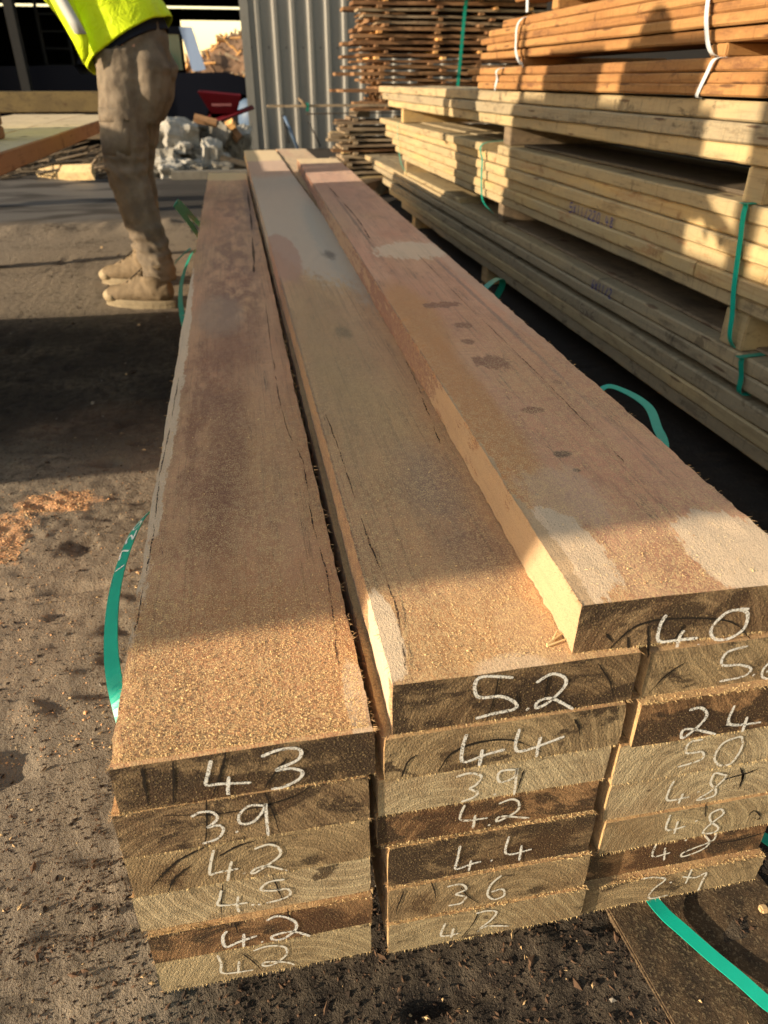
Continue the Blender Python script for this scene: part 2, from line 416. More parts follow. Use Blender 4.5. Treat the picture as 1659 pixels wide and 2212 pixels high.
STROKES = {
 'L1': (0.3955, [[(-0.0599, 0.4028), (-0.0638, 0.3886), (-0.0667, 0.3761), (-0.0567, 0.3749), (-0.0322, 0.3707)], [(-0.0487, 0.3819), (-0.0509, 0.3679), (-0.0513, 0.3607)], [(-0.0221, 0.3987), (-0.0089, 0.4033), (0.0042, 0.4026), (0.009, 0.3973), (0.0048, 0.3885), (-0.0121, 0.3812), (-0.0002, 0.3803), (0.0084, 0.3744), (0.0049, 0.3661), (-0.0076, 0.3599), (-0.0175, 0.3595)]], [[(-0.0875, 0.4078), (-0.09, 0.386), (-0.0942, 0.3602)], [(-0.0478, 0.4096), (-0.0511, 0.3966), (-0.058, 0.3763), (-0.0644, 0.3598)], [(-0.0024, 0.3922), (-0.0122, 0.3791), (-0.0226, 0.3612)], [(-0.1103, 0.4056), (-0.1113, 0.391), (-0.1125, 0.3625)]]),
 'L2': (0.394, [[(-0.0826, 0.3431), (-0.0748, 0.3469), (-0.0661, 0.3448), (-0.0626, 0.3368), (-0.0679, 0.3298), (-0.0713, 0.327), (-0.0622, 0.3271), (-0.0597, 0.3203), (-0.0656, 0.3108), (-0.0783, 0.3074)], [(-0.05, 0.3163), (-0.0486, 0.3149)], [(-0.0243, 0.3426), (-0.0361, 0.3455), (-0.0454, 0.336), (-0.045, 0.325), (-0.035, 0.3249), (-0.0264, 0.336), (-0.0233, 0.3447), (-0.0241, 0.3257), (-0.0244, 0.3035)]], [[(-0.0684, 0.3604), (-0.0714, 0.3331), (-0.0765, 0.3037)], [(-0.0229, 0.3586), (-0.0192, 0.3389), (-0.0148, 0.3047)], [(0.0134, 0.3568), (0.0006, 0.3483), (-0.0212, 0.343), (-0.0606, 0.341), (-0.1036, 0.3496)]]),
 'L3': (0.3955, [[(-0.0706, 0.2948), (-0.0748, 0.2791), (-0.0776, 0.2626), (-0.0712, 0.2634), (-0.0535, 0.2637)], [(-0.0579, 0.2756), (-0.062, 0.2593), (-0.0639, 0.249)], [(-0.0496, 0.2571), (-0.0481, 0.2558)], [(-0.0376, 0.287), (-0.0254, 0.2901), (-0.0172, 0.2827), (-0.0181, 0.271), (-0.0381, 0.2551), (-0.043, 0.2552), (-0.0376, 0.2604), (-0.0279, 0.2603), (-0.0122, 0.249)]], [[(-0.0753, 0.3012), (-0.0875, 0.2956), (-0.1009, 0.2878), (-0.1134, 0.2757), (-0.1211, 0.266), (-0.1282, 0.2559)], [(-0.0921, 0.2788), (-0.1, 0.2718), (-0.1073, 0.2646), (-0.1118, 0.2551), (-0.1147, 0.2463)], [(-0.0671, 0.2848), (-0.0504, 0.2944), (-0.0375, 0.2973)]]),
 'L4': (0.397, [[(-0.0712, 0.2348), (-0.0736, 0.2241), (-0.0754, 0.213), (-0.0506, 0.2096)], [(-0.0577, 0.2221), (-0.06, 0.2082), (-0.0594, 0.1976)], [(-0.0476, 0.2057), (-0.0451, 0.2047)], [(-0.0418, 0.2042), (-0.0392, 0.2037)], [(-0.0156, 0.235), (-0.0298, 0.235), (-0.0373, 0.2259), (-0.0259, 0.221), (-0.0141, 0.2203), (-0.0121, 0.2109), (-0.0202, 0.206), (-0.0341, 0.2044)]], [[(-0.069, 0.2426), (-0.0725, 0.2209), (-0.076, 0.1954)], [(-0.0257, 0.245), (-0.0224, 0.2228), (-0.0176, 0.1948)]]),
 'L5': (0.391, [[(-0.0721, 0.1818), (-0.0769, 0.1725), (-0.0758, 0.1563), (-0.0641, 0.1603), (-0.0463, 0.1652)], [(-0.0578, 0.1723), (-0.0602, 0.1509)], [(-0.0434, 0.1541), (-0.0417, 0.1535)], [(-0.0358, 0.1866), (-0.0252, 0.1907), (-0.0113, 0.1785), (-0.0104, 0.1642), (-0.0227, 0.1524), (-0.0324, 0.1541), (-0.0319, 0.1603), (-0.0185, 0.1621), (-0.0098, 0.1592), (0.0021, 0.1481)]], [[(-0.0642, 0.1928), (-0.0627, 0.1739)], [(-0.016, 0.1983), (-0.0138, 0.1793)]]),
 'L6': (0.392, [[(-0.0851, 0.1432), (-0.0834, 0.1277), (-0.0832, 0.1107), (-0.0552, 0.1065)], [(-0.0667, 0.1267), (-0.0697, 0.1057)], [(-0.0521, 0.1397), (-0.0376, 0.1428), (-0.0229, 0.136), (-0.0221, 0.1224), (-0.0348, 0.11), (-0.0448, 0.1103), (-0.0425, 0.1162), (-0.0239, 0.1095), (-0.0152, 0.1011)]], [[(-0.0628, 0.1386), (-0.0539, 0.1204), (-0.0466, 0.1006)]]),
 'M1': (0.397, [[(0.1796, 0.4441), (0.151, 0.4492), (0.151, 0.4289), (0.1712, 0.4251), (0.1838, 0.4157), (0.1835, 0.4087), (0.1643, 0.4067), (0.151, 0.4041)], [(0.1945, 0.4071), (0.1961, 0.4056)], [(0.1996, 0.4351), (0.2119, 0.4424), (0.2234, 0.4363), (0.2248, 0.4264), (0.2136, 0.4115), (0.2033, 0.4063), (0.2036, 0.4134), (0.2154, 0.4146), (0.2364, 0.3984)]], [[(0.1672, 0.4477), (0.1659, 0.4261), (0.1606, 0.3987)], [(0.2095, 0.4442), (0.2096, 0.4263), (0.2076, 0.4069)], [(0.2511, 0.4464), (0.2647, 0.4247), (0.2712, 0.4063)], [(0.1837, 0.4284), (0.1882, 0.4049)]]),
 'M2': (0.394, [[(0.1435, 0.3908), (0.1408, 0.3734), (0.1429, 0.3576), (0.1624, 0.3626), (0.1788, 0.3653)], [(0.1585, 0.3696), (0.1571, 0.3497)], [(0.1892, 0.3879), (0.1876, 0.3664), (0.1961, 0.36), (0.2311, 0.3702)], [(0.2092, 0.3741), (0.2083, 0.362), (0.2082, 0.3495)]], [[(0.1213, 0.3499), (0.1313, 0.3694), (0.1525, 0.3785), (0.1834, 0.375), (0.2126, 0.3548)], [(0.2375, 0.3894), (0.2421, 0.381), (0.2459, 0.3665)], [(0.0898, 0.3508), (0.0949, 0.3683), (0.1022, 0.3751)]]),
 'M3': (0.397, [[(0.1382, 0.336), (0.1493, 0.3383), (0.161, 0.3324), (0.1572, 0.3218), (0.1517, 0.3181), (0.1591, 0.3113), (0.156, 0.3053), (0.1447, 0.3019)], [(0.1747, 0.3052), (0.1764, 0.3041)], [(0.1919, 0.3335), (0.1791, 0.3348), (0.1763, 0.3272), (0.1804, 0.3197), (0.1917, 0.3237), (0.1934, 0.3348), (0.1937, 0.3265), (0.194, 0.2995)]], [[(0.2002, 0.3316), (0.1983, 0.3155), (0.1961, 0.3025)]]),
 'M4': (0.399, [[(0.1492, 0.2941), (0.1468, 0.2735), (0.1722, 0.2699)], [(0.1601, 0.2773), (0.159, 0.2584)], [(0.1734, 0.2598), (0.1752, 0.2586)], [(0.1815, 0.2879), (0.1931, 0.2913), (0.2005, 0.2849), (0.1998, 0.2727), (0.1824, 0.2626), (0.1855, 0.2691), (0.2134, 0.2594)]], []),
 'M5': (0.396, [[(0.1471, 0.2402), (0.1454, 0.2185), (0.1449, 0.2049), (0.1596, 0.2085), (0.1695, 0.2097)], [(0.1592, 0.2146), (0.1578, 0.1983)], [(0.1789, 0.209), (0.1807, 0.2081)], [(0.1943, 0.2414), (0.1943, 0.2145), (0.2196, 0.2153)], [(0.2085, 0.2242), (0.2084, 0.2006)]], []),
 'M6': (0.392, [[(0.136, 0.1855), (0.1498, 0.1854), (0.1555, 0.1755), (0.1456, 0.1702), (0.1557, 0.1628), (0.1516, 0.1535), (0.1388, 0.1532)], [(0.1902, 0.1877), (0.181, 0.1761), (0.1783, 0.1601), (0.1857, 0.1493), (0.1959, 0.1525), (0.1936, 0.1639), (0.182, 0.1632)]], [[(0.1194, 0.1986), (0.1237, 0.1831), (0.1254, 0.1701)], [(0.0939, 0.1922), (0.0892, 0.1731), (0.0857, 0.1531)], [(0.1502, 0.1792), (0.1589, 0.1619), (0.1701, 0.1477)]]),
 'M7': (0.389, [[(0.136, 0.1287), (0.1328, 0.1073), (0.1508, 0.1057)], [(0.145, 0.1168), (0.1431, 0.1005)], [(0.1707, 0.1036), (0.1729, 0.1019)], [(0.1674, 0.1361), (0.1792, 0.1368), (0.1888, 0.1315), (0.1845, 0.1195), (0.1734, 0.1073), (0.1826, 0.1088), (0.2049, 0.1014)]], [[(0.1698, 0.1398), (0.1659, 0.1188), (0.1541, 0.0954)]]),
 'R1': (0.405, [[(0.3061, 0.4835), (0.3029, 0.4723), (0.3053, 0.456), (0.3213, 0.4548), (0.3401, 0.4545)], [(0.3253, 0.4648), (0.323, 0.4572), (0.3233, 0.4407)], [(0.3414, 0.4471), (0.3433, 0.446)], [(0.3791, 0.4799), (0.3694, 0.4805), (0.3586, 0.4782), (0.3499, 0.4637), (0.3552, 0.452), (0.3685, 0.4499), (0.38, 0.459), (0.3789, 0.4752), (0.3694, 0.4805)]], [[(0.2636, 0.4534), (0.276, 0.47), (0.2919, 0.4779), (0.3184, 0.4777), (0.3533, 0.4724), (0.3743, 0.4626), (0.3894, 0.4466)], [(0.2923, 0.474), (0.2963, 0.4561), (0.2993, 0.4392)], [(0.277, 0.4646), (0.2817, 0.4449)], [(0.3245, 0.4703), (0.3218, 0.4627), (0.3167, 0.4501)], [(0.2575, 0.4703), (0.2645, 0.4607)]]),
 'R2': (0.4, [[(0.3886, 0.4398), (0.3702, 0.4359), (0.3692, 0.4219), (0.3867, 0.4189), (0.3994, 0.4123), (0.3944, 0.4044), (0.3719, 0.4025)], [(0.4034, 0.4045), (0.4053, 0.4036)], [(0.418, 0.4193), (0.4122, 0.4101), (0.4139, 0.4003), (0.4239, 0.3961), (0.4271, 0.4015), (0.4158, 0.4065)]], [[(0.333, 0.431), (0.3175, 0.4181), (0.3062, 0.3998)]]),
 'R3': (0.392, [[(0.3436, 0.3812), (0.3541, 0.3822), (0.3624, 0.3729), (0.3593, 0.361), (0.3457, 0.3463), (0.3433, 0.3563), (0.3532, 0.3559), (0.3783, 0.3443)], [(0.3858, 0.3556), (0.3879, 0.3546)], [(0.3877, 0.3787), (0.3892, 0.355), (0.4218, 0.351)], [(0.4049, 0.3613), (0.4054, 0.342)]], [[(0.4119, 0.3504), (0.3786, 0.353)]]),
 'R4': (0.396, [[(0.3707, 0.335), (0.3574, 0.3329), (0.358, 0.3194), (0.3737, 0.3177), (0.3756, 0.307), (0.3532, 0.3016)], [(0.4074, 0.3306), (0.3935, 0.3252), (0.3891, 0.3075), (0.3977, 0.2944), (0.4096, 0.2942), (0.4152, 0.3121), (0.412, 0.328), (0.4074, 0.3306)]], []),
 'R5': (0.399, [[(0.3565, 0.2779), (0.3539, 0.2621), (0.3568, 0.2492), (0.3789, 0.2494)], [(0.3706, 0.2563), (0.3692, 0.2416)], [(0.3865, 0.2551), (0.3886, 0.2538)], [(0.4088, 0.2748), (0.3984, 0.279), (0.3981, 0.2645), (0.4064, 0.2533), (0.406, 0.244), (0.3887, 0.2425), (0.4011, 0.2527), (0.4127, 0.2703), (0.4088, 0.2748)]], [[(0.4162, 0.2673), (0.4239, 0.2688), (0.4319, 0.2695), (0.4395, 0.2714), (0.4463, 0.2742)], [(0.4319, 0.2695), (0.4332, 0.26), (0.4329, 0.2462)], [(0.4319, 0.2695), (0.4253, 0.2811)], [(0.4162, 0.2673), (0.4082, 0.2669)], [(0.4395, 0.2714), (0.4419, 0.2723)], [(0.4319, 0.2695), (0.4329, 0.259)]]),
 'R6': (0.396, [[(0.3614, 0.2303), (0.3625, 0.2065), (0.383, 0.2071)], [(0.3723, 0.2178), (0.3727, 0.1978)], [(0.3926, 0.2134), (0.3949, 0.212)], [(0.4171, 0.226), (0.4074, 0.2206), (0.4106, 0.2079), (0.4225, 0.1948), (0.4186, 0.1876), (0.4059, 0.191), (0.4117, 0.2036), (0.4223, 0.2168), (0.4171, 0.226)]], [[(0.3979, 0.2384), (0.4025, 0.216)], [(0.4538, 0.2049), (0.4575, 0.2119), (0.4671, 0.2035), (0.4688, 0.195), (0.4609, 0.2002)]]),
 'R7': (0.402, [[(0.3613, 0.176), (0.3615, 0.1548), (0.3813, 0.1557)], [(0.3732, 0.1664), (0.3766, 0.144)], [(0.3938, 0.1738), (0.3961, 0.1724)], [(0.4153, 0.176), (0.4249, 0.1608), (0.4174, 0.15), (0.3983, 0.1444), (0.3967, 0.1514), (0.4126, 0.1577), (0.4285, 0.1641), (0.4281, 0.1768)]], [[(0.4917, 0.1599), (0.4602, 0.1555), (0.4306, 0.1558)]]),
 'R8': (0.393, [[(0.3482, 0.1331), (0.3612, 0.1324), (0.3773, 0.1245), (0.3695, 0.1133), (0.3643, 0.1035), (0.3665, 0.0927), (0.3871, 0.0928)], [(0.3842, 0.1171), (0.3866, 0.1155)], [(0.3974, 0.123), (0.4142, 0.1167), (0.4255, 0.1215), (0.4243, 0.106), (0.4237, 0.09)], [(0.4057, 0.1339), (0.4043, 0.1088)]], []),
}

def near_board(key, x0, x1, y0, L, z0, z1, mats, label, rot=0.0, fib=1.0, group='boards of the numbered pile', top_fib=0.0):
    xc, zc = (x0+x1)/2, (z0+z1)/2
    w, t = (x1-x0)/2, (z1-z0)/2
    rnd = random.Random(key)
    ys = []; y = 0.0
    while y < L - .03:
        ys.append(y); y += .006 if y < .25 else (.014 if y < 1.1 else (.05 if y < 2.5 else .12))
    ys.append(L)
    NXs, NZs = 12, 4
    per = [(-1+2*i/NXs, -1) for i in range(NXs)] + [(1, -1+2*i/NZs) for i in range(NZs)] + \
          [(1-2*i/NXs, 1) for i in range(NXs)] + [(-1, 1-2*i/NZs) for i in range(NZs)]
    n = len(per); vs = []; fs = []; fm = []
    sd = rnd.random()*50
    for y in ys:
        wob = (mn.noise(Vector((sd, y*.7, 0)))*.0025, mn.noise(Vector((sd+9, y*.6, 0)))*.0015)
        for (a, b) in per:
            c = abs(a) > .99 and abs(b) > .99
            px, pz = a*w, b*t
            r = mn.noise(Vector((px*60+sd, y*60, pz*60)))*.0007 + mn.noise(Vector((px*14, y*10+sd, pz*14)))*.0010
            e = abs(mn.noise(Vector((a*3+sd, y*130, b*3))))*.0016 + abs(mn.noise(Vector((a+sd, y*28, b))))*.0016 if c else 0
            px += (r - e)*(1 if a > .99 else (-1 if a < -.99 else 0))
            pz += (r - e*.7)*(1 if b > .99 else (-1 if b < -.99 else 0))
            yy = y + (mn.noise(Vector((px*70, sd, pz*70)))*.0006 if y == 0 else 0)
            vs.append((px+wob[0], yy, pz+wob[1]))
    for i in range(len(ys)-1):
        for j in range(n):
            fs.append((i*n+j, i*n+(j+1) % n, (i+1)*n+(j+1) % n, (i+1)*n+j)); fm.append(0)
    fs.append(tuple(range(n))[::-1]); fm.append(1)
    fs.append(tuple((len(ys)-1)*n+j for j in range(n))); fm.append(1)
    bm_fix = [f[::-1] for f in fs]
    o = mesh_obj('timber_board', vs, bm_fix, mats, None, (xc, y0, zc), rot, False, fm)
    tag(o, label, 'timber board', group)
    # torn fibres along the sawn arrises
    mb = MB()
    def hair(p, d, ln, wd, mi=0):
        p = Vector(p); d = Vector(d).normalized()
        s = d.cross(Vector((rnd.uniform(-1, 1), rnd.uniform(-1, 1), rnd.uniform(-1, 1)))).normalized()*wd
        q = p + d*ln*.55; e = q + (d+Vector((rnd.uniform(-.5, .5), rnd.uniform(-.5, .5), rnd.uniform(-.6, .3)))).normalized()*ln*.45
        mb.add([p-s, p+s, q+s*.7, q-s*.7, e], [(0, 1, 2, 3), (3, 2, 4)], mi)
    if fib > 0:
        for side in (-1, 1):
            for k in range(int(230*fib)):
                yy = L*.75*rnd.random()**2.2
                zz = rnd.choice((t, t, -t))
                hair((side*(w-.0012), yy, zz-(.001 if zz > 0 else -.001)), (side*rnd.uniform(.4, 1), rnd.uniform(-1.2, .6), rnd.uniform(-.5, .5)), rnd.uniform(.0015, .0065)*(1+yy*.4), rnd.uniform(.00012, .0003)*(1+yy), 0)
        for k in range(int(260*fib)):
            hair((rnd.uniform(-w, w), .0006, -t+.0006), (rnd.uniform(-.3, .3), rnd.uniform(-1, .1), -rnd.uniform(.1, 1)), rnd.uniform(.0015, .0042), rnd.uniform(.00012, .0003), 1)
    if top_fib:
        for k in range(int(420*top_fib)):
            hair((rnd.uniform(-w, w), rnd.uniform(.0, .004), t-.0004), (rnd.uniform(-.3, .3), rnd.uniform(-1, .2), rnd.uniform(.0, .5)), rnd.uniform(.0015, .004), rnd.uniform(.00015, .0004), 1)
    if mb.v: mb.build('torn_fibres', [M['fibre'], M['fibre_pale']], o)['kind'] = 'stuff'
    Yf, chalk_s, crack_s = STROKES.get(key, (0, [], []))
    if chalk_s: ribbon_marks('chalk_number', chalk_s, xc, zc, .00150 if key in ('L1', 'M1', 'M2', 'R1', 'R3', 'L5') else .00125, M['chalk'] if key in ('L1', 'L2', 'L5', 'M1', 'M2', 'R1', 'R2', 'R3', 'M5') else M['chalk_thin'], o, rnd, .0007)
    for q in crack_s: ribbon_marks('split', [q], xc, zc, .00085 if key in ('L1', 'L3', 'R1', 'R5', 'M2') else .00060, M['crack'], o, rnd, .0005, True)
    return o

def smooth_poly(pts, sub=5, closed=False):
    out = []
    n = len(pts)
    for i in range(n-1):
        p0 = pts[max(i-1, 0)]; p1 = pts[i]; p2 = pts[i+1]; p3 = pts[min(i+2, n-1)]
        for s in range(sub):
            t = s/sub
            out.append(tuple(.5*((2*b)+(-a+c)*t+(2*a-5*b+4*c-d)*t*t+(-a+3*b-3*c+d)*t**3) for a, b, c, d in zip(p0, p1, p2, p3)))
    out.append(tuple(pts[-1]))
    return out

def ribbon_marks(name, strokes, xc, zc, hw, mat, parent, rnd, proud, taper=False):
    mb = MB()
    for si, st in enumerate(strokes):
        pts = smooth_poly([(a-xc, b-zc) for a, b in st], 6)
        if taper: pts = [(a+rnd.uniform(-.0003, .0003), b+rnd.uniform(-.0003, .0003)) for a, b in pts]
        L, R = [], []
        n = len(pts)
        for i, p in enumerate(pts):
            a = pts[max(i-1, 0)]; b = pts[min(i+1, n-1)]
            d = Vector((b[0]-a[0], b[1]-a[1]));
            d = d.normalized() if d.length > 1e-7 else Vector((1, 0))
            nn = Vector((-d.y, d.x)); u = i/max(1, n-1)
            ww = hw*(rnd.uniform(.85, 1.12)) if not taper else hw*rnd.uniform(.6, 1.3)*(.35+1.1*math.sin(math.pi*min(.96, u+.08)))
            if not taper and n > 3 and (i == 0 or i == n-1): ww *= .6
            y = -proud - .00006*si
            L.append((p[0]+nn.x*ww, y, p[1]+nn.y*ww)); R.append((p[0]-nn.x*ww, y, p[1]-nn.y*ww))
        vs = L+R
        mb.add(vs, [(i, i+1, n+i+1, n+i) for i in range(n-1)])
    return mb.build(name, mat, parent)

# ------------------------------------------------------------------ the numbered pile
def feats(xc, yc, items):
    return [(k, cx-xc, cy-yc, rx, ry, c, amp, soft, op) for k, cx, cy, rx, ry, c, amp, soft, op in items]
RED = (.20, .065, .030); DK = (.045, .022, .016); ORG = (.50, .215, .065); GRY = (.36, .31, .25); PALE = (.72, .55, .37); PALE_SIDE = (.50, .34, .19)
fL = feats(-.034, .3955, [
    ('b', -.045, .95, .028, .24, RED, 1.5, .7, .8), ('b', -.032, 1.38, .045, .14, RED, 1.4, .7, .65), ('b', -.06, .80, .020, .10, RED, 1.6, .5, .8), ('s', -.07, 1.05, .05, .4, RED, 1.2, .5, .8), ('s', -.02, 1.75, .05, .3, RED, 1.2, .6, .7),
    ('s', -.03, 2.1, .06, .5, (.22, .09, .05), .9, .5, .8), ('s', -.01, 3.1, .07, .5, (.24, .10, .06), .9, .5, .7),
    ('b', -.137, 1.3, .018, .75, PALE, 1.2, .08, .8), ('b', -.06, 1.62, .05, .16, (.33, .21, .14), .9, .3, .6),
    ('b', .058, .43, .010, .055, PALE, .9, .1, .85), 
    ('b', .05, 3.3, .018, .8, (.10, .06, .06), 2.8, .4, .5), ('b', -.02, .50, .09, .16, ORG, 1.0, .6, .35),
    ('b', -.03, 4.6, .3, .50, (.62, .43, .20), .15, .04, .95), ('b', -.145, .85, .008, .2, DK, 2.0, .4, .7)])  # pale gold far end put in for the sunlight there
fM = feats(.184, .397, [('b', .081, 2.6, .0050, 2.6, (.20, .095, .055), .4, .15, .95),  # left side browned in colour to offset the sky glow
    ('b', .22, 3.35, .20, 1.68, (.50, .385, .285), .35, .05, .9), ('b', .27, 2.2, .06, .75, GRY, .9, .2, .65), ('b', .105, 2.0, .045, .30, (.40, .20, .13), .7, .1, .8),
    ('b', .15, 4.3, .2, .5, (.42, .215, .13), .8, .3, .7), ('b', .15, 5.4, .4, .80, (.62, .43, .20), .2, .04, .95),  # second blob lightens the far end like sun falling on it
    ('b', .087, .46, .014, .058, PALE, .8, .06, .95), ('b', .205, .43, .028, .050, (.48, .30, .165), 1.0, .06, .8), ('b', .178, .395, .03, .02, PALE, .8, .2, .6),
    ('b', .17, 1.30, .012, .035, DK, 2.2, .5, .8), ('b', .228, 1.98, .016, .05, DK, 2.2, .5, .7),
    ('b', .19, .70, .035, .09, (.16, .11, .10), 1.6, .6, .55), ('b', .20, .56, .04, .05, (.18, .11, .08), 1.8, .6, .5), ('b', .26, 1.02, .006, .12, DK, 2.6, .5, .6),
    ('b', .13, 1.2, .06, .45, (.32, .21, .09), 1.2, .6, .55), ('b', .15, .44, .04, .05, ORG, 1.2, .6, .4)])
# the 4.0 board is turned by 1.45 degrees, so its features sit in its own frame
def r1(X, Y):
    a = math.radians(1.45); dx, dy = X-.3345, Y-.4025
    return dx*math.cos(a)-dy*math.sin(a), dx*math.sin(a)+dy*math.cos(a)
fR = []
for k, X, Y, rx, ry, c, amp, soft, op in [
    ('b', .258, .80, .038, .45, ORG, .5, .3, .9), ('b', .285, 1.22, .040, .22, ORG, .5, .35, .9),
    ('b', .350, 1.265, .034, .018, RED, 2.4, .12, .9), ('b', .349, 1.137, .015, .018, RED, 1.8, .12, .9), ('b', .332, 1.05, .010, .012, RED, 1.4, .12, .9),
    ('b', .340, .955, .028, .030, RED, 2.4, .12, .9), ('b', .333, .775, .015, .011, RED, 1.4, .12, .9), ('b', .321, .654, .009, .008, DK, 1.8, .2, .85), ('b', .321, .616, .004, .004, DK, 1.2, .2, .85),
    ('b', .261, .575, .0022, .0022, DK, .5, .2, .95), ('b', .40, .86, .006, .006, RED, 1.5, .2, .7),
    ('b', .252, .475, .030, .075, PALE, 1.0, .05, .85), ('b', .30, .430, .02, .05, (.42, .25, .14), 1.2, .2, .5),
    ('b', .400, .445, .048, .070, PALE, .95, .05, .92), ('b', .335, .44, .03, .045, (.36, .16, .08), .9, .3, .7),
    ('b', .285, .57, .04, .06, (.56, .38, .26), 1.6, .3, .6), ('b', .40, 1.75, .09, .10, PALE, 1.4, .1, .7), ('b', .47, 1.5, .03, .5, (.52, .34, .23), 1.3, .3, .5),
    ('b', .30, 2.6, .08, .6, (.44, .25, .14), 1.2, .5, .6), ('b', .33, 2.3, .004, .6, DK, 2.8, .5, .6), ('b', .38, 3.2, .10, .8, (.34, .155, .10), 1.2, .5, .5), ('b', .40, 4.35, .4, .50, (.62, .43, .20), .2, .04, .9),  # last blob: sunlit far tip painted in pale yellow
    ('b', .42, 1.2, .004, .5, (.14, .09, .08), 3.0, .5, .6)]:
    lx, ly = r1(X, Y); fR.append((k, lx, ly, rx, ry, c, amp, soft, op))
# the pale broken sapwood on the left arris of the 4.0 board
fR += [('b', -.106, 2.0, .0065, 2.6, (.20, .088, .055), .5, .15, .97)]  # brown side, darkened further in colour to hold down the sky glow
fR += [('b', -.104, .06, .014, .12, PALE_SIDE, 1.2, .04, .95), ('b', -.1035, .24, .005, .09, PALE_SIDE, 3.6, .05, .9), ('b', -.1035, .42, .003, .09, PALE_SIDE, 5.5, .05, .8), ('b', -.1035, 1.6, .002, .5, PALE_SIDE, 6.5, .1, .5)]  # side sapwood toned below the top's pale against that glow
for k, mname, base, base2, f in (('L', 'left_top_board', (.57, .30, .155), (.45, .215, .10), fL), ('M', 'middle_top_board', (.55, .315, .15), (.45, .225, .105), fM), ('R', 'right_top_board', (.62, .32, .185), (.50, .225, .12), fR)):
    M['top'+k] = near_wood(mname, base, base2, f)
M['sideA'] = near_wood('rough_sawn_side', (.40, .22, .10), (.46, .30, .14), [], .5)
M['sideB'] = near_wood('rough_sawn_side_dark', (.22, .11, .06), (.34, .19, .10), [], .5)
PE = {}
for i, (dk, pale, mid) in enumerate([(1.0, (.17, .12, .062), (.105, .064, .034)), (.75, (.22, .155, .08), (.12, .075, .042)), (.45, (.26, .19, .10), (.17, .115, .062)),
                                    (.0, (.34, .26, .15), (.25, .185, .105)), (.85, (.24, .15, .07), (.12, .065, .03)), (.15, (.30, .23, .12), (.21, .155, .085))]):
    for j in range(4):
        PE[(i, j)] = None
def endmat(i, j):
    if PE[(i, j)] is None:
        dk, pale, mid = [(.80, (.19, .130, .072), (.11, .068, .036)), (.6, (.25, .175, .098), (.13, .082, .046)), (.35, (.31, .23, .13), (.18, .125, .070)),
                         (.0, (.42, .34, .215), (.30, .23, .14)), (.7, (.27, .155, .075), (.13, .068, .033)), (.1, (.36, .285, .17), (.25, .185, .105))][i]
        PE[(i, j)] = end_wood('end_grain_%s' % 'abcdefgh'[(i+j) % 8], dk, pale, mid, (-.05, .03, .09, -.02)[j], (-.07, -.05, .09, -.035)[j], 1.3*j+.7*i)
    return PE[(i, j)]

def zt(a, b): return EYE+a, EYE+b
LB = [('L1', -.1345, .0685, .3955, 4.05, -.492, -.441, 0, 0, 'rough board chalked 4.3 on top of the left column'),
      ('L2', -.1420, .0620, .3940, 3.70, -.547, -.4925, 1, 0, 'board chalked 3.9, second from the top of the left column'),
      ('L3', -.1424, .0623, .3955, 3.95, -.603, -.5475, 2, 1, 'board chalked 4.2 with curved ring splits, third down the left column'),
      ('L4', -.1455, .0640, .3970, 4.20, -.6570, -.6035, 3, 2, 'pale board end chalked 4.5 in the left column'),
      ('L5', -.1415, .0625, .3910, 3.95, -.7009, -.6575, 4, 3, 'reddish dark board chalked 4.2, second from the bottom of the left column'),
      ('L6', -.1425, .0620, .3920, 3.95, -.7540, -.7014, 5, 1, 'bottom board of the left column, chalked 42')]
for key, x0, x1, y0, L, a, b, ei, ej, lab in LB:
    z0, z1 = zt(a, b)
    near_board(key, x0, x1, y0, L, z0, z1, [M['topL'] if key == 'L1' else M['sideA'], endmat(ei, ej)], lab, fib=1.6 if key == 'L1' else 1.0, top_fib=1.0 if key in ('L5', 'L2') else 0)
MBs = [('M1', .0822, .2880, .3970, 4.95, -.451, -.3975, 0, 1, 'board chalked 5.2 on top of the middle column'),
       ('M2', .0765, .2860, .3940, 4.15, -.5016, -.4515, 2, 3, 'board chalked 44 with an arched ring split, just under the 5.2 board'),
       ('M3', .0700, .2800, .3970, 3.70, -.5500, -.5020, 3, 0, 'pale board chalked 3.9 in the middle column'),
       ('M4', .0695, .2780, .3990, 3.95, -.5960, -.5505, 4, 1, 'dark-stained board chalked 4.2, fourth down the middle column'),
       ('M5', .0785, .2800, .3960, 4.15, -.6548, -.5965, 0, 2, 'dark-stained board chalked 4.4, third from the bottom of the middle column'),
       ('M6', .0785, .2830, .3920, 3.40, -.7077, -.6553, 2, 1, 'board chalked 36, second from the bottom of the middle column'),
       ('M7', .0785, .2850, .3890, 3.95, -.7570, -.7082, 5, 0, 'bottom board of the middle column, chalked 4.2')]
for key, x0, x1, y0, L, a, b, ei, ej, lab in MBs:
    z0, z1 = zt(a, b)
    near_board(key, x0, x1, y0, L, z0, z1, [M['topM'] if key == 'M1' else M['sideA'], endmat(ei, ej)], lab, top_fib=1.0 if key in ('M7', 'M6', 'M5') else 0)
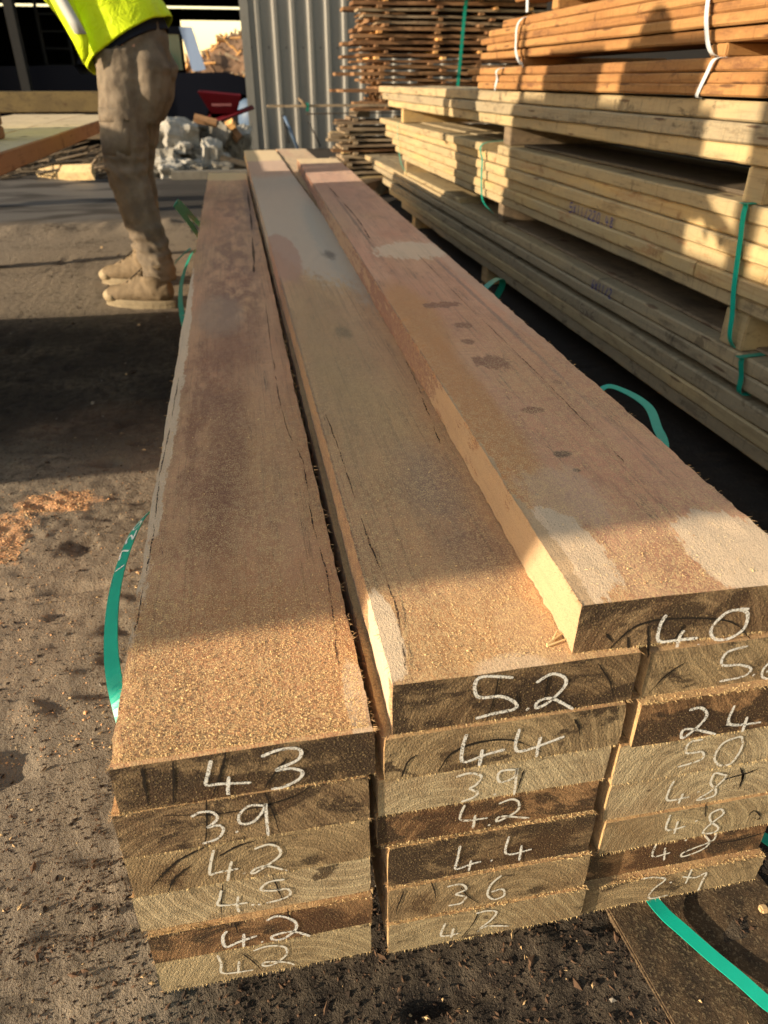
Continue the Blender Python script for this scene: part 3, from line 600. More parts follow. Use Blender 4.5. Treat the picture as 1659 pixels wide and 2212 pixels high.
RB = [('R1', .2320, .4370, .4025, 3.70, -.3970, -.3475, 1, 3, 'topmost board of the pile, chalked 4.0, lying slightly askew'),
      ('R2', .2985, .5000, .4000, 5.10, -.4540, -.4030, 2, 2, 'board chalked 5. and a cut-off digit, just under the 4.0 board'),
      ('R3', .2960, .4990, .3920, 2.30, -.5070, -.4545, 4, 2, 'brown board chalked 24 in the right column'),
      ('R4', .2900, .4960, .3960, 4.70, -.5600, -.5075, 3, 3, 'pale board chalked 50 in the right column'),
      ('R5', .2905, .4950, .3990, 4.50, -.6155, -.5605, 3, 1, 'pale board chalked 4.8 with a star-shaped split in its end'),
      ('R6', .2935, .4950, .3960, 4.50, -.6650, -.6160, 5, 3, 'board chalked 4.8 with a small dark knot at its right end'),
      ('R7', .2900, .4900, .4020, 4.50, -.7180, -.6655, 4, 0, 'set-back board chalked 48, second from the bottom of the right column'),
      ('R8', .2855, .4935, .3930, 2.30, -.7610, -.7185, 2, 0, 'bottom board of the right column, chalked 2.4 upside down')]
for key, x0, x1, y0, L, a, b, ei, ej, lab in RB:
    z0, z1 = zt(a, b)
    near_board(key, x0, x1, y0, L, z0, z1, [M['topR'] if key == 'R1' else M['sideA'], endmat(ei, ej)], lab, rot=-math.radians(1.45) if key == 'R1' else 0, fib=1.6 if key == 'R1' else 1.0, top_fib=1.6 if key in ('R3', 'R8') else 0)
# bearers under the pile
for y, lab in ((.62, 'nearest bearer under the numbered pile'), (2.2, 'middle bearer under the numbered pile'), (3.7, 'far bearer under the numbered pile')):
    mb = MB(); mb.box(-.15, .50, y, y+.09, 0.0, EYE-.7628, bev=.003)
    tag(mb.build('timber_bearer', M['rack_dark'], loc=(.17, y, 0)), lab, 'bearer', 'bearers under the numbered pile')

# long drying checks and dark gum lines on the top faces, and loose sawdust
def top_checks(board, pts, hw, seed, name='split'):
    r = random.Random(seed); bx, by, bz = board.location; rz = board.rotation_euler.z
    zt_ = max(v.co.z for v in board.data.vertices) + .0005
    P = smooth_poly(pts, 14); i = 0
    while i < len(P)-3:
        L = r.randint(4, 12); seg = P[i:i+L]; i += L + r.choice((-1, 0, 1, 2))
        if len(seg) < 3: continue
        vs = []; n = len(seg); off = r.uniform(-.0012, .0012)
        for k, p in enumerate(seg):
            w = hw*(.25+math.sin(math.pi*k/(n-1)))*r.uniform(.6, 1.3); x = p[0]+off+r.uniform(-.0007, .0007)
            dx, dy = x-bx, p[1]-by; lx = dx*math.cos(-rz)-dy*math.sin(-rz); ly = dx*math.sin(-rz)+dy*math.cos(-rz)
            zz = zt_+.0001
            vs += [(lx-w, ly, zz), (lx+w, ly, zz)]
        mesh_obj(name, vs, [(2*k, 2*k+1, 2*k+3, 2*k+2) for k in range(n-1)], M['gum'], board)
M['gum'] = faint('dark_gum_line', (.035, .020, .016), .38, .52, .9)
def fb(k): return next(o for o in scene.objects if o.get('label', '').find(k) >= 0)
BL, BM, BR_ = fb('chalked 4.3 on top'), fb('chalked 5.2 on top'), fb('topmost board of the pile')
top_checks(BL, [(.050, .47), (.054, .60), (.051, .72), (.054, .86), (.041, .98), (.038, 1.15), (.039, 1.29), (.044, 1.7)], .0007, 1)
top_checks(BL, [(.030, 2.0), (.042, 2.6), (.050, 3.1), (.058, 3.9)], .0030, 2)
top_checks(BL, [(-.131, .55), (-.128, .70), (-.131, .85), (-.127, 1.0), (-.125, 1.25)], .0008, 5)
top_checks(BM, [(.096, .41), (.103, .50), (.098, .60), (.097, .78), (.093, .95)], .0008, 3)
top_checks(BM, [(.226, .80), (.238, .95), (.243, 1.02), (.25, 1.12)], .0007, 4)
top_checks(BR_, [(.375, .62), (.382, .80), (.385, 1.0), (.39, 1.3), (.40, 1.7)], .0006, 6)
top_checks(BR_, [(.325, 1.9), (.34, 2.2), (.345, 2.6), (.35, 3.1)], .0018, 7)
def top_dust(n, regs, seed):
    r = random.Random(seed); mb = MB()
    for _ in range(n):
        x0, x1, y0, y1, z, sk = r.choices(regs, [g[6] for g in regs])[0][:6]
        y = y0+(y1-y0)*r.random()**1.6; x = r.uniform(x0, x1)+sk*(y-y0); s = r.uniform(.0003, .00072)*(1 if r.random() < .97 else 2)
        c = Vector((x, y, z)); a = r.uniform(0, 6.28); u = Vector((math.cos(a), math.sin(a), r.uniform(-.2, .5)))*s; v = Vector((-math.sin(a), math.cos(a), 0))*s*.6
        mb.add([c-u, c+v, c+u*r.uniform(.5, 1.4), c-v, c+Vector((0, 0, s*.9))], [(0, 3, 4), (3, 2, 4), (2, 1, 4), (1, 0, 4)], r.choice((0, 0, 0, 0, 1)))
    return tag(mb.build('sawdust', [M['dust'], M['dust2']]), 'golden sawdust grains lying on the near ends of the three top boards', 'sawdust', kind='stuff')
M['dust'] = plain('golden_sawdust', (.72, .52, .26), .95, nz=.3, scale=400)
M['dust2'] = plain('brown_sawdust', (.34, .17, .08), .95, nz=.3, scale=400)
top_dust(22000, [(-.132, .064, .40, .60, EYE-.4408, 0, 4), (-.132, .064, .40, 1.1, EYE-.4408, 0, 2.5), (.100, .225, .41, .75, EYE-.3973, 0, .6), (.25, .40, .42, .85, EYE-.3472, .0253, .3)], 3)

# ------------------------------------------------------------------ rack of sawn boards on the right
XF = 1.14
def rack_board(x0, x1, y0, y1, z0, z1, mat, label, group, name='sawn_board'):
    rnd = random.Random(round(x0*1000)+round(y0*977)+round(z0*7919))
    n = max(3, int((y1-y0)/.12)); ys = [y0+(y1-y0)*i/n for i in range(n+1)]
    vs = []; fs = []
    sd = rnd.random()*60
    bow = rnd.uniform(-.003, .003)
    for i, y in enumerate(ys):
        u = (y-y0)/(y1-y0)
        ox = mn.noise(Vector((sd, y*.8, 0)))*.007; oz = bow*math.sin(math.pi*u)*.6 + mn.noise(Vector((sd+5, y*1.4, 0)))*.0012
        c = .0045
        for (a, b) in ((x0, z0+c), (x0+c, z0), (x1-c, z0), (x1, z0+c), (x1, z1-c), (x1-c, z1), (x0+c, z1), (x0, z1-c)):
            j = mn.noise(Vector((a*50+sd, y*9, b*50)))*.0022 + mn.noise(Vector((a*20+sd, y*45, b*20)))*.0010
            vs.append((a+ox+j, y, b+oz+j*.6))
    for i in range(n):
        for j in range(8):
            fs.append((i*8+j, (i+1)*8+j, (i+1)*8+(j+1) % 8, i*8+(j+1) % 8))
    fs.append(tuple(range(8))); fs.append(tuple(n*8+j for j in range(8))[::-1])
    loc = (x0, y0, z0)
    o = mesh_obj(name, [Vector(v)-Vector(loc) for v in vs], fs, mat, None, loc)
    return tag(o, label, 'timber board' if name == 'sawn_board' else 'board', group)

ordn = ['topmost', 'second', 'third', 'fourth', 'fifth', 'lowest']
def zrow(z): return EYE+z
#      bundle  description                            z edges (top..bottom, relative to eye)                    y start/end per course                      materials
random.seed(12)
BUN = [
 ('top orange pack', [.335, .293, .254], [(.9, 3.42), (.9, 3.25)], ['rack_orange', 'rack_orange'], 2),
 ('five-course orange pack', [.207, .179, .154, .129, .103, .075], [(.8, 3.40), (.8, 3.55), (.8, 3.68), (.8, 3.57), (.8, 3.70)], ['rack_orange']*5, 2),
 ('three-course pack under the orange pack', [.044, .016, -.010, -.0365], [(.9, 3.88), (.9, 3.76), (.9, 3.66)], ['rack_orange']*3, 2),
 ('half-shaded pack in the middle of the rack', [-.041, -.083, -.125, -.166], [(.7, 6.25), (.8, 6.02), (.7, 5.85)], ['rack_grey', 'rack_grey', 'rack_pale'], 4),
 ('blue-marked two-course pack', [-.560, -.598, -.634], [(.5, 6.9), (.55, 6.5)], ['rack_grey', 'rack_grey'], 3),
 ('lowest pack of the rack', [-.652, -.694, -.733, -.775], [(.5, 6.05), (.5, 5.75), (.5, 5.35)], ['rack_grey', 'rack_pale', 'rack_grey'], 3),
]
for desc, zs, yy, ms, rows in BUN:
    nc = len(zs)-1
    for i in range(nc):
        word = ordn[i] if i < nc-1 else 'lowest'
        off = random.uniform(-.009, .007)
        x = XF+off
        wid = .125
        rack_board(x, x+wid, yy[i][0], yy[i][1], zrow(zs[i+1])+.0012, zrow(zs[i]), M[ms[i]], '%s front board of the %s' % (word, desc), 'boards in the rack')
        if rows > 1:       # the boards behind, seen only where a pack's top shows
            if i == 0 or i == nc-1:
                for r in range(1, rows):
                    x2 = x+wid*r+.004*r
                    rack_board(x2, x2+wid, yy[i][0]+random.uniform(-.1, .1), yy[i][1]+random.uniform(-.25, .15), zrow(zs[i+1])+.0012, zrow(zs[i])-random.uniform(0, .003), M[ms[i]] if i else M['rack_grey'] if 'orange' not in ms[i] else M['rack_orange'],
                               '%s board %s back in the %s' % (word, ('second', 'third', 'fourth')[r-1], desc), 'boards in the rack')
            else:
                rack_board(x+wid+.02, x+wid*rows, yy[i][0]+.05, yy[i][1]-.2, zrow(zs[i+1])+.0012, zrow(zs[i])-.001, M[ms[i]], '%s inner board of the %s' % (word, desc), 'boards in the rack')
# the strapped six-course pack: its top course is two lengths butted with a gap
zs = [-.243, -.281, -.320, -.359, -.398, -.436, -.470]
y6 = [5.9, 5.95, 5.9, 5.7, 5.55, 5.35]
dm = ['rack_grey', 'rack_yellow', 'rack_pale', 'rack_yellow', 'rack_yellow', 'rack_grey']
words = ['topmost', 'second', 'third', 'fourth', 'fifth', 'lowest']
for i in range(6):
    off = [0, .007, -.006, .005, -.008, .004][i]
    if i == 0:
        rack_board(XF+off, XF+off+.125, .6, 3.36, zrow(zs[1])+.0012, zrow(zs[0]), M['rack_pale'], 'near topmost board of the green-strapped pack', 'boards in the rack')
        rack_board(XF+off-.004, XF+off+.16, 3.56, 6.15, zrow(zs[1])+.0012-.004, zrow(zs[0])-.006, M['rack_pale'], 'far pale length in the topmost course of the green-strapped pack', 'boards in the rack')
        for r in range(1, 4):
            rack_board(XF+.13*r, XF+.13*r+.125, .6+.03*r, 5.7-.2*r, zrow(zs[1])+.0012, zrow(zs[0])-.001*r, M['rack_grey'], 'board %s behind the topmost front course of the green-strapped pack' % ('directly', 'two places', 'three places')[r-1], 'boards in the rack')
    else:
        if i == 4:
            rack_board(XF+off, XF+off+.12, .6, 1.715, zrow(zs[i+1])+.0012, zrow(zs[i]), M['rack_yellow'], 'short near board by the butt joint in the green-strapped pack', 'boards in the rack')
            rack_board(XF+off, XF+off+.12, 1.722, y6[i], zrow(zs[i+1])+.0012, zrow(zs[i]), M[dm[i]], 'long far board by the butt joint in the green-strapped pack', 'boards in the rack')
        else:
            rack_board(XF+off, XF+off+.125, .6, y6[i], zrow(zs[i+1])+.0012, zrow(zs[i]), M[dm[i]], '%s front board of the green-strapped pack' % words[i], 'boards in the rack')
        rack_board(XF+.14, XF+.5, .65, y6[i]-.2, zrow(zs[i+1])+.0012, zrow(zs[i])-.001, M['rack_grey'], 'board behind the %s front board of the green-strapped pack' % words[i], 'boards in the rack')
# loose boards lying on the two-course pack
rack_board(1.155, 1.30, 3.95, 5.35, zrow(-.559), zrow(-.538), M['rack_pale'], 'thin loose board lying on the blue-chalked pack near its far end', 'loose boards on the packs')
rack_board(1.19, 1.40, .6, 3.35, zrow(-.559), zrow(-.549), M['rack_dark'], 'thin dark board lying on the near half of the blue-chalked pack', 'loose boards on the packs')
rack_board(1.20, 1.45, .7, 3.2, zrow(-.2425), zrow(-.232), M['rack_dark'], 'thin dark board lying on the green-strapped pack', 'loose boards on the packs')
# spacers between the packs
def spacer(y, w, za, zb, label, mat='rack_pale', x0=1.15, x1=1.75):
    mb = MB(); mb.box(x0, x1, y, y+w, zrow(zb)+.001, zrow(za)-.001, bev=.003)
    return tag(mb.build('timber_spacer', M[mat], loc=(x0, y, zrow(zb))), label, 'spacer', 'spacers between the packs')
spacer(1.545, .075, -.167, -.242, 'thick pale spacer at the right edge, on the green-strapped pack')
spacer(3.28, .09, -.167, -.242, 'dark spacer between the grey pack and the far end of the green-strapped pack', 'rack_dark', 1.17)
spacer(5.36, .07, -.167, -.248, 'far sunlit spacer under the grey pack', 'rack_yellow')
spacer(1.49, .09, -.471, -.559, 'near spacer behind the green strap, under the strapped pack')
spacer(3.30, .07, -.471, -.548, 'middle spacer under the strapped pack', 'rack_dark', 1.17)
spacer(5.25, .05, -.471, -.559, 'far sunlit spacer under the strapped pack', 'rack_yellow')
spacer(3.14, .05, .074, .045, 'narrow spacer under the orange pack', 'rack_orange')
spacer(1.80, .07, .074, .045, 'narrow spacer under the orange pack by the leaning white strap', 'rack_orange')
spacer(2.85, .06, .253, .208, 'spacer under the topmost orange pack', 'rack_orange')
spacer(1.45, .06, .253, .208, 'spacer above the orange pack, near the right edge', 'rack_orange')
for y, l in ((4.95, 'far sunlit bearer'), (3.4, 'middle bearer'), (1.12, 'nearest pale bearer')):
    mb = MB(); mb.box(1.15, 1.75, y, y+.09, 0, zrow(-.776), bev=.004)
    tag(mb.build('timber_bearer', M['rack_pale'], loc=(1.15, y, 0)), l+' on the ground under the rack', 'bearer', 'bearers under the rack')
# stub posts carrying the upper, shorter packs at the hidden back are not needed: packs rest on spacers

BANDS = {}
# --- straps: flat bands given as a centre line with a width vector
def band(name, pts, wvec, th, mat, parent=None, label=None, cat=None, group=None, sub=6):
    P3 = smooth_poly([tuple(p) for p in pts], sub)
    n = len(P3); vs = []; loc = Vector(pts[0]); frames = []
    for i, p in enumerate(P3):
        p = Vector(p)
        d = (Vector(P3[min(i+1, n-1)])-Vector(P3[max(i-1, 0)])).normalized()
        u = i/(n-1)
        if isinstance(wvec, list):
            k = u*(len(wvec)-1); a = int(min(k, len(wvec)-2)); w = Vector(wvec[a]).lerp(Vector(wvec[a+1]), k-a)
        else: w = Vector(wvec)
        L = w.length; w = (w-d*w.dot(d)); w = w.normalized()*L
        nr = d.cross(w).normalized()*th
        frames.append((p-loc, w.copy(), nr.normalized()))
        vs += [p-w/2-nr/2-loc, p+w/2-nr/2-loc, p+w/2+nr/2-loc, p-w/2+nr/2-loc]
    fs = [(i*4+j, i*4+(j+1) % 4, (i+1)*4+(j+1) % 4, (i+1)*4+j) for i in range(n-1) for j in range(4)]
    fs += [(0, 1, 2, 3)[::-1], tuple((n-1)*4+j for j in (0, 1, 2, 3))]
    o = mesh_obj(name, vs, fs, mat, parent, tuple(loc))
    o['_n'] = 0; del o['_n']; BANDS[o.name] = frames
    if label: tag(o, label, cat, group)
    return o
GS = 'straps round the rack packs'
XS = XF-.010
band('packing_strap', [(1.60, 1.575, EYE-.237), (1.16, 1.573, EYE-.2395), (XS, 1.571, EYE-.2475), (XS-.002, 1.556, EYE-.33), (XS-.002, 1.540, EYE-.42), (XS, 1.526, EYE-.475), (XS+.004, 1.520, EYE-.53), (1.15, 1.519, EYE-.556)], (0, .017, 0), .0012, M['strap'], label='bright green strap on the sunlit near end of the strapped pack', cat='strap', group=GS)
band('packing_strap', [(1.6, 1.50, EYE-.556), (1.16, 1.458, EYE-.5570), (XS, 1.452, EYE-.562), (XS-.001, 1.437, EYE-.60), (XS, 1.430, EYE-.638), (1.16, 1.428, EYE-.641)], (0, .017, 0), .0012, M['strap_dark'], label='green strap round the blue-chalked pack at the right edge', cat='strap', group=GS)
band('packing_strap', [(1.3, 3.53, EYE-.237), (XS, 3.53, EYE-.25), (XS-.008, 3.505, EYE-.32), (XS-.012, 3.48, EYE-.42), (XS-.006, 3.455, EYE-.485), (1.16, 3.40, EYE-.53)], (0, .018, 0), .0012, M['strap_dark'], label='dark green strap hanging loose on the middle of the strapped pack', cat='strap', group=GS)
band('packing_strap', [(XS, 5.45, EYE-.245), (XS-.006, 5.42, EYE-.33), (XS-.008, 5.36, EYE-.42), (XS, 5.30, EYE-.50), (1.16, 5.25, EYE-.55)], (0, .010, 0), .001, M['strap'], label='thin green strap at the far end of the strapped pack', cat='strap', group=GS)
band('packing_strap', [(1.6, 1.885, EYE+.2085), (1.15, 1.885, EYE+.2090), (XS, 1.884, EYE+.203), (XS-.006, 1.874, EYE+.14), (XS-.005, 1.852, EYE+.085), (XS+.004, 1.838, EYE+.055), (1.155, 1.838, EYE+.046)], (0, .015, 0), .0012, M['strap_white'], label='white strap down the near end of the orange pack', cat='strap', group=GS)
band('packing_strap', [(1.158, 1.81, EYE+.0455), (XS, 1.812, EYE+.040), (XS-.002, 1.830, EYE+.01), (XS-.002, 1.853, EYE-.032), (XS+.01, 1.856, EYE-.0385)], (0, .013, 0), .0012, M['strap_white'], label='slanting white strap on the three-course pack below the orange pack', cat='strap', group=GS)
band('packing_strap', [(1.3, 3.13, EYE+.2085), (XS, 3.14, EYE+.20), (XS-.006, 3.18, EYE+.12), (XS-.004, 3.15, EYE+.07), (XS+.006, 3.11, EYE+.047)], (0, .018, 0), .0012, M['strap_white'], label='white strap down the far end of the orange pack', cat='strap', group=GS)
band('packing_strap', [(1.3, 3.36, EYE+.0455), (XS, 3.365, EYE+.040), (XS-.002, 3.39, EYE+.0), (XS, 3.42, EYE-.036)], (0, .018, 0), .0012, M['strap_white'], label='white strap on the far end of the three-course pack', cat='strap', group=GS)
band('packing_strap', [(1.3, 3.10, EYE+.337), (XS, 3.10, EYE+.333), (XS-.004, 3.10, EYE+.28), (XS, 3.10, EYE+.215)], (0, .024, 0), .0012, M['strap_white'], label='white strap hanging from the topmost orange pack', cat='strap', group=GS)

# --- blue crayon sizes on the boards (written as strokes)
GL = {'5': [[(0.9, 1), (.15, 1), (.1, .55), (.6, .6), (.9, .35), (.6, 0), (.05, .05)]], 'X': [[(0.1, .85), (.85, .05)], [(.85, .9), (.1, .05)]], '1': [[(.5, 1), (.45, 0)]],
      '/': [[(.8, 1), (.2, 0)]], '2': [[(.1, .8), (.5, 1), (.85, .75), (.5, .35), (.05, .02), (.95, .05)]], '0': [[(.5, 1), (.1, .6), (.25, .05), (.7, .05), (.9, .6), (.5, 1)]],
      '4': [[(.3, 1), (.1, .4), (.9, .45)], [(.65, .75), (.6, 0)]], '8': [[(.8, .8), (.4, 1), (.2, .75), (.8, .3), (.5, 0), (.15, .25), (.8, .8)]], '6': [[(.7, 1), (.2, .5), (.3, .05), (.8, .1), (.75, .45), (.2, .35)]],
      'B': [[(.2, 0), (.2, 1), (.75, .8), (.25, .52), (.85, .25), (.2, 0)]], 'D': [[(.2, 0), (.2, 1), (.85, .6), (.7, .1), (.2, 0)]], '.': [[(.4, .05), (.55, .1)]], 'm': [[(.1, 0), (.15, .5), (.4, .55), (.45, 0), (.5, .5), (.8, .5), (.85, 0)]],
      '7': [[(.1, .95), (.85, 1), (.35, 0)]], 'V': [[(.1, 1), (.45, 0), (.85, 1)]], ' ': []}
def side_text(txt, y_start, y_end, zb, h, mat, target, rnd):
    """writing on a face that looks along -x: reads from far (left) to near (right)"""
    mb = MB(); step = (y_end-y_start)/len(txt)
    bx, by, bz = target.location
    for i, c in enumerate(txt):
        for st in GL[c]:
            pts = smooth_poly([(y_start+step*(i+.12+.76*a)+rnd.uniform(-.002, .002), zb+h*b+rnd.uniform(-.001, .001)) for a, b in st], 4)
            n = len(pts); hw = .0021; vs = []
            for k, p in enumerate(pts):
                a = pts[max(k-1, 0)]; b = pts[min(k+1, n-1)]; d = Vector((b[0]-a[0], b[1]-a[1]))
                d = d.normalized() if d.length > 0 else Vector((1, 0))
                vs += [(-.0090, p[0]-d.y*hw-by, p[1]+d.x*hw-bz), (-.0090, p[0]+d.y*hw-by, p[1]-d.x*hw-bz)]
            mb.add(vs, [(2*k, 2*k+1, 2*k+3, 2*k+2) for k in range(n-1)])
    return mb.build('crayon_writing', mat, target)
def find(lbl): return next(o for o in scene.objects if o.get('label', '') == lbl)
rnd = random.Random(3)
side_text('5X11/220.48', 2.53, 2.19, zrow(-.395), .030, M['crayon'], find('fourth front board of the green-strapped pack'), rnd)
side_text('6X11/2', 2.275, 2.125, zrow(-.594), .029, M['crayon'], find('topmost front board of the blue-marked two-course pack'), rnd)
side_text('5X6', 2.33, 2.21, zrow(-.690), .030, M['crayon_dark'], find('topmost front board of the lowest pack of the rack'), rnd)

# ------------------------------------------------------------------ ground
def gmat():
    m = NT('yard_dirt')
    X, Y, Z = m.xyz()
    w = m.noise(m.vec((3, 3, 3)), 1.0, 5, .6)
    f = m.noise(m.vec((38, 30, 30)), 1.0, 6, .68)
    g = m.noise(m.vec((210, 210, 210)), 1.0, 4, .7)
    g2 = m.noise(m.vec((520, 520, 520)), 1.0, 2, .65)
    dark = (.030, .022, .017); brown = (.10, .078, .056); tan = (.30, .245, .185)
    col = m.mix(m.step(f, .38, .62), dark, brown)
    shade_dark = m.math('MULTIPLY', m.math('MULTIPLY', m.step(Y, 1.5, 2.1), m.step(Y, 2.9, 3.4, True)), m.step(w, .34, .56))  # darker soil tone painted where the stack's shade falls
    # drier, sawdust-covered dirt on the open side of the pile
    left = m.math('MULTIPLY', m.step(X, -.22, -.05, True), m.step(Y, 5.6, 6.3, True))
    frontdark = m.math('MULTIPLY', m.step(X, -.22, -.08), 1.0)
    left = m.math('MULTIPLY', left, m.math('MAXIMUM', m.step(Y, 1.7, 2.3, True), m.math('MULTIPLY', m.step(Y, 2.9, 3.4), .75)))  # dry tone held back along the shaded band
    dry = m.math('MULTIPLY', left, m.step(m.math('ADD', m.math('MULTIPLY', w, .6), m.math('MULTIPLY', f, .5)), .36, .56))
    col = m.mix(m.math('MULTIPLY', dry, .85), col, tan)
    # fine pale flecks of sawdust everywhere
    col = m.mix(m.math('MULTIPLY', m.step(g, .55, .68), m.math('ADD', .16, m.math('MULTIPLY', left, .45))), col, (.38, .30, .19))
    col = m.mix(m.math('MULTIPLY', m.step(g2, .60, .68), .35), col, (.34, .27, .19))
    col = m.mix(m.math('MULTIPLY', m.step(g2, .30, .42, True), .6), col, (.018, .012, .010))
    # orange sawdust drifts
    k = m.blob(-.565, 1.42, .055, .10, f, 3.2, .25)
    k2 = m.blob(-.47, 1.565, .085, .045, f, 3.0, .3)
    k3 = m.blob(-.48, 1.15, .14, .25, f, 2.6, .7)
    kk = m.math('MAXIMUM', m.math('MAXIMUM', k, k2), m.math('MULTIPLY', k3, .10))
    col = m.mix(m.math('MULTIPLY', kk, m.step(g, .36, .52)), col, (.66, .37, .20))
    k4 = m.blob(-.42, 2.05, .30, .12, f, 2.0, .6)
    col = m.mix(m.math('MULTIPLY', k4, .25), col, (.22, .10, .05))
    # wet concrete apron further back
    apron = m.math('MULTIPLY', m.step(Y, 5.4, 5.9), m.step(Y, 8.2, 9.0, True))
    wet = m.step(m.noise(m.vec((1.1, 2.6, 1)), 1.0, 3, .5, .4), .40, .54)
    lf = m.step(X, -1.05, -.55, True)
    col = m.mix(m.math('MULTIPLY', apron, .9), col, (.022, .020, .020))
    wetm = m.math('MULTIPLY', m.math('MULTIPLY', apron, wet), m.math('ADD', m.math('MULTIPLY', lf, .9), .1))
    col = m.mix(m.math('MULTIPLY', wetm, .85), col, (.135, .125, .115))
    far = m.step(Y, 8.5, 9.5)
    col = m.mix(m.math('MULTIPLY', far, .8), col, (.030, .025, .022))
    # near-black tone in the strip between pile and rack
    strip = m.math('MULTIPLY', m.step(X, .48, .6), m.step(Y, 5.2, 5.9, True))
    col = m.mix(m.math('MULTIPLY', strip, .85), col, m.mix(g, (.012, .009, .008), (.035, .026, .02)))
    col = m.mix(m.math('MULTIPLY', shade_dark, .7), col, (.016, .012, .010))
    r = m.math('SUBTRACT', .92, m.math('MULTIPLY', wetm, .35))
    h = m.math('ADD', m.math('MULTIPLY', g, 1.0), m.math('ADD', m.math('MULTIPLY', g2, .5), m.math('MULTIPLY', f, 2.2)))
    bs = m.math('SUBTRACT', 1.0, m.math('MULTIPLY', apron, .8))
    x = m.n('ShaderNodeBump'); m.put(x.inputs['Height'], h); m.put(x.inputs['Strength'], bs); x.inputs['Distance'].default_value = .006
    return m.done(col, x.outputs[0], r)
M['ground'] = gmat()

def axis(dense0, dense1, step, lo, hi, grow=1.16):
    a = []; v = dense0
    while v < dense1: a.append(v); v += step
    s = step
    while v < hi: a.append(v); s *= grow; v += s
    a.append(hi)
    b = []; v = dense0; s = step
    while v > lo: s *= grow; v -= s; b.append(max(v, lo))
    return sorted(set(b))+a
gx = axis(-1.0, .75, .0085, -300, 300, 1.13); gy = axis(.18, 2.0, .0085, -300, 600, 1.045)
gx = [x for x in gx]; gy = [y for y in gy]
def gh(x, y):
    if abs(x) > 6 or y > 12 or y < -4: return 0.0
    near = max(0, min(1, (5.3-y)/.6))
    h = mn.noise(Vector((x*2.2, y*2.2, 1.0)))*.004
    if -1.3 < x < 1.2 and 0 < y < 4.5:
        n2 = mn.noise(Vector((x*16, y*16, 4)));
        h += n2*.0022 + mn.noise(Vector((x*45, y*45, 9)))*.0018
        if y < 2.2: h += abs(mn.noise(Vector((x*85, y*60, 2))))*.0030
        p = mn.noise(Vector((x*9, y*20, 17)))
        if p > .36: h -= (p-.36)*.045
        if p < -.42: h += (-.42-p)*.03
    d = ((x+.50)/.16)**2 + ((y-1.50)/.16)**2
    if d < 3: h += .009*math.exp(-d)*(1+.8*mn.noise(Vector((x*35, y*35, 3))))
    rr = abs(y-5.35-mn.noise(Vector((x*3, 2, 0)))*.12)
    if x < -.3 and rr < .25: h += max(0, .25-rr)*.16*(1+1.3*mn.noise(Vector((x*9, y*9, 0))))
    return h*near if y > 4.7 and rr >= .25 else h
vs = [(x, y, gh(x, y)) for y in gy for x in gx]
nx = len(gx)
fs = [(j*nx+i, j*nx+i+1, (j+1)*nx+i+1, (j+1)*nx+i) for j in range(len(gy)-1) for i in range(nx-1)]
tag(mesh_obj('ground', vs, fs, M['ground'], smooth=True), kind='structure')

# flat half-buried slab of old board in front of the right column
mb = MB(); Mx = Matrix.Translation((.43, .42, 0)) @ Matrix.Rotation(math.radians(6), 4, 'Z')
mb.box(-.075, .13, -.30, .20, -.02, .0045, bev=.002, M=Mx)
def slabm():
    m = NT('dirty_old_slab'); f = m.noise(m.vec((30, 30, 30)), 1.0, 6, .65); g = m.noise(m.vec((330, 330, 330)), 1.0, 3, .7)
    c = m.mix(m.step(f, .35, .65), (.035, .024, .016), (.10, .065, .036)); c = m.mix(m.math('MULTIPLY', m.step(g, .52, .66), .5), c, (.34, .26, .15))
    return m.done(c, m.bump(m.math('ADD', f, g), .8, .003), .85)
M['slab'] = slabm()
tag(mb.build('flat_board', M['slab'], loc=(.43, .42, 0)), 'flat brown board half buried in the dirt before the right column', 'board')

# crumbs, bark and chips on the dirt near the pile
def litter(name, n, region, smin, smax, mats, weights, seed, lab, thin=.35):
    r = random.Random(seed); mb = MB()
    for _ in range(n):
        x0, x1, y0, y1 = region[r.randrange(len(region))]
        x = r.uniform(x0, x1); y = y0 + (y1-y0)*r.random()**1.5
        s = r.uniform(smin, smax)*(1 if r.random() < .93 else 1.9); mi = r.choices(range(len(mats)), weights)[0]
        a = r.uniform(0, 6.28); el = r.uniform(1, 3.2) if mi else r.uniform(1, 1.7)
        c = Vector((x, y, gh(x, y)+s*.15)); u = Vector((math.cos(a), math.sin(a), r.uniform(-.3, .3)))*s*el*.5; v = Vector((-math.sin(a), math.cos(a), r.uniform(-.4, .4)))*s*.5; w = Vector((0, 0, s*thin))
        j = lambda: Vector((r.uniform(-.2, .2)*s, r.uniform(-.2, .2)*s, 0))
        mb.add([c-u+j(), c+v+j(), c+u+j(), c-v+j(), c+w+j()*1.5, c-w*.5], [(0, 3, 4), (3, 2, 4), (2, 1, 4), (1, 0, 4), (0, 1, 5), (1, 2, 5), (2, 3, 5), (3, 0, 5)], mi)
    return tag(mb.build(name, [M[k] for k in mats]), lab, 'litter', kind='stuff')
M['crumb'] = plain('dark_dirt_crumb', (.035, .024, .018), .95, nz=.6, scale=150)
M['crumb2'] = plain('brown_bark_crumb', (.11, .065, .04), .95, nz=.5, scale=150)
M['chip'] = plain('pale_wood_chip', (.52, .36, .19), .9, nz=.4, scale=90)
M['chip2'] = plain('orange_sawdust_crumb', (.68, .38, .19), .95, nz=.35, scale=200)
front = [(-.42, .62, .22, .75), (-.30, .62, .22, .62), (-.75, -.16, .5, 2.0)]
litter('dirt_crumbs', 14000, front, .0012, .0038, ['crumb', 'crumb2', 'chip'], [7, 3, .25], 5, 'dark dirt crumbs and bark bits strewn round the near end of the pile')
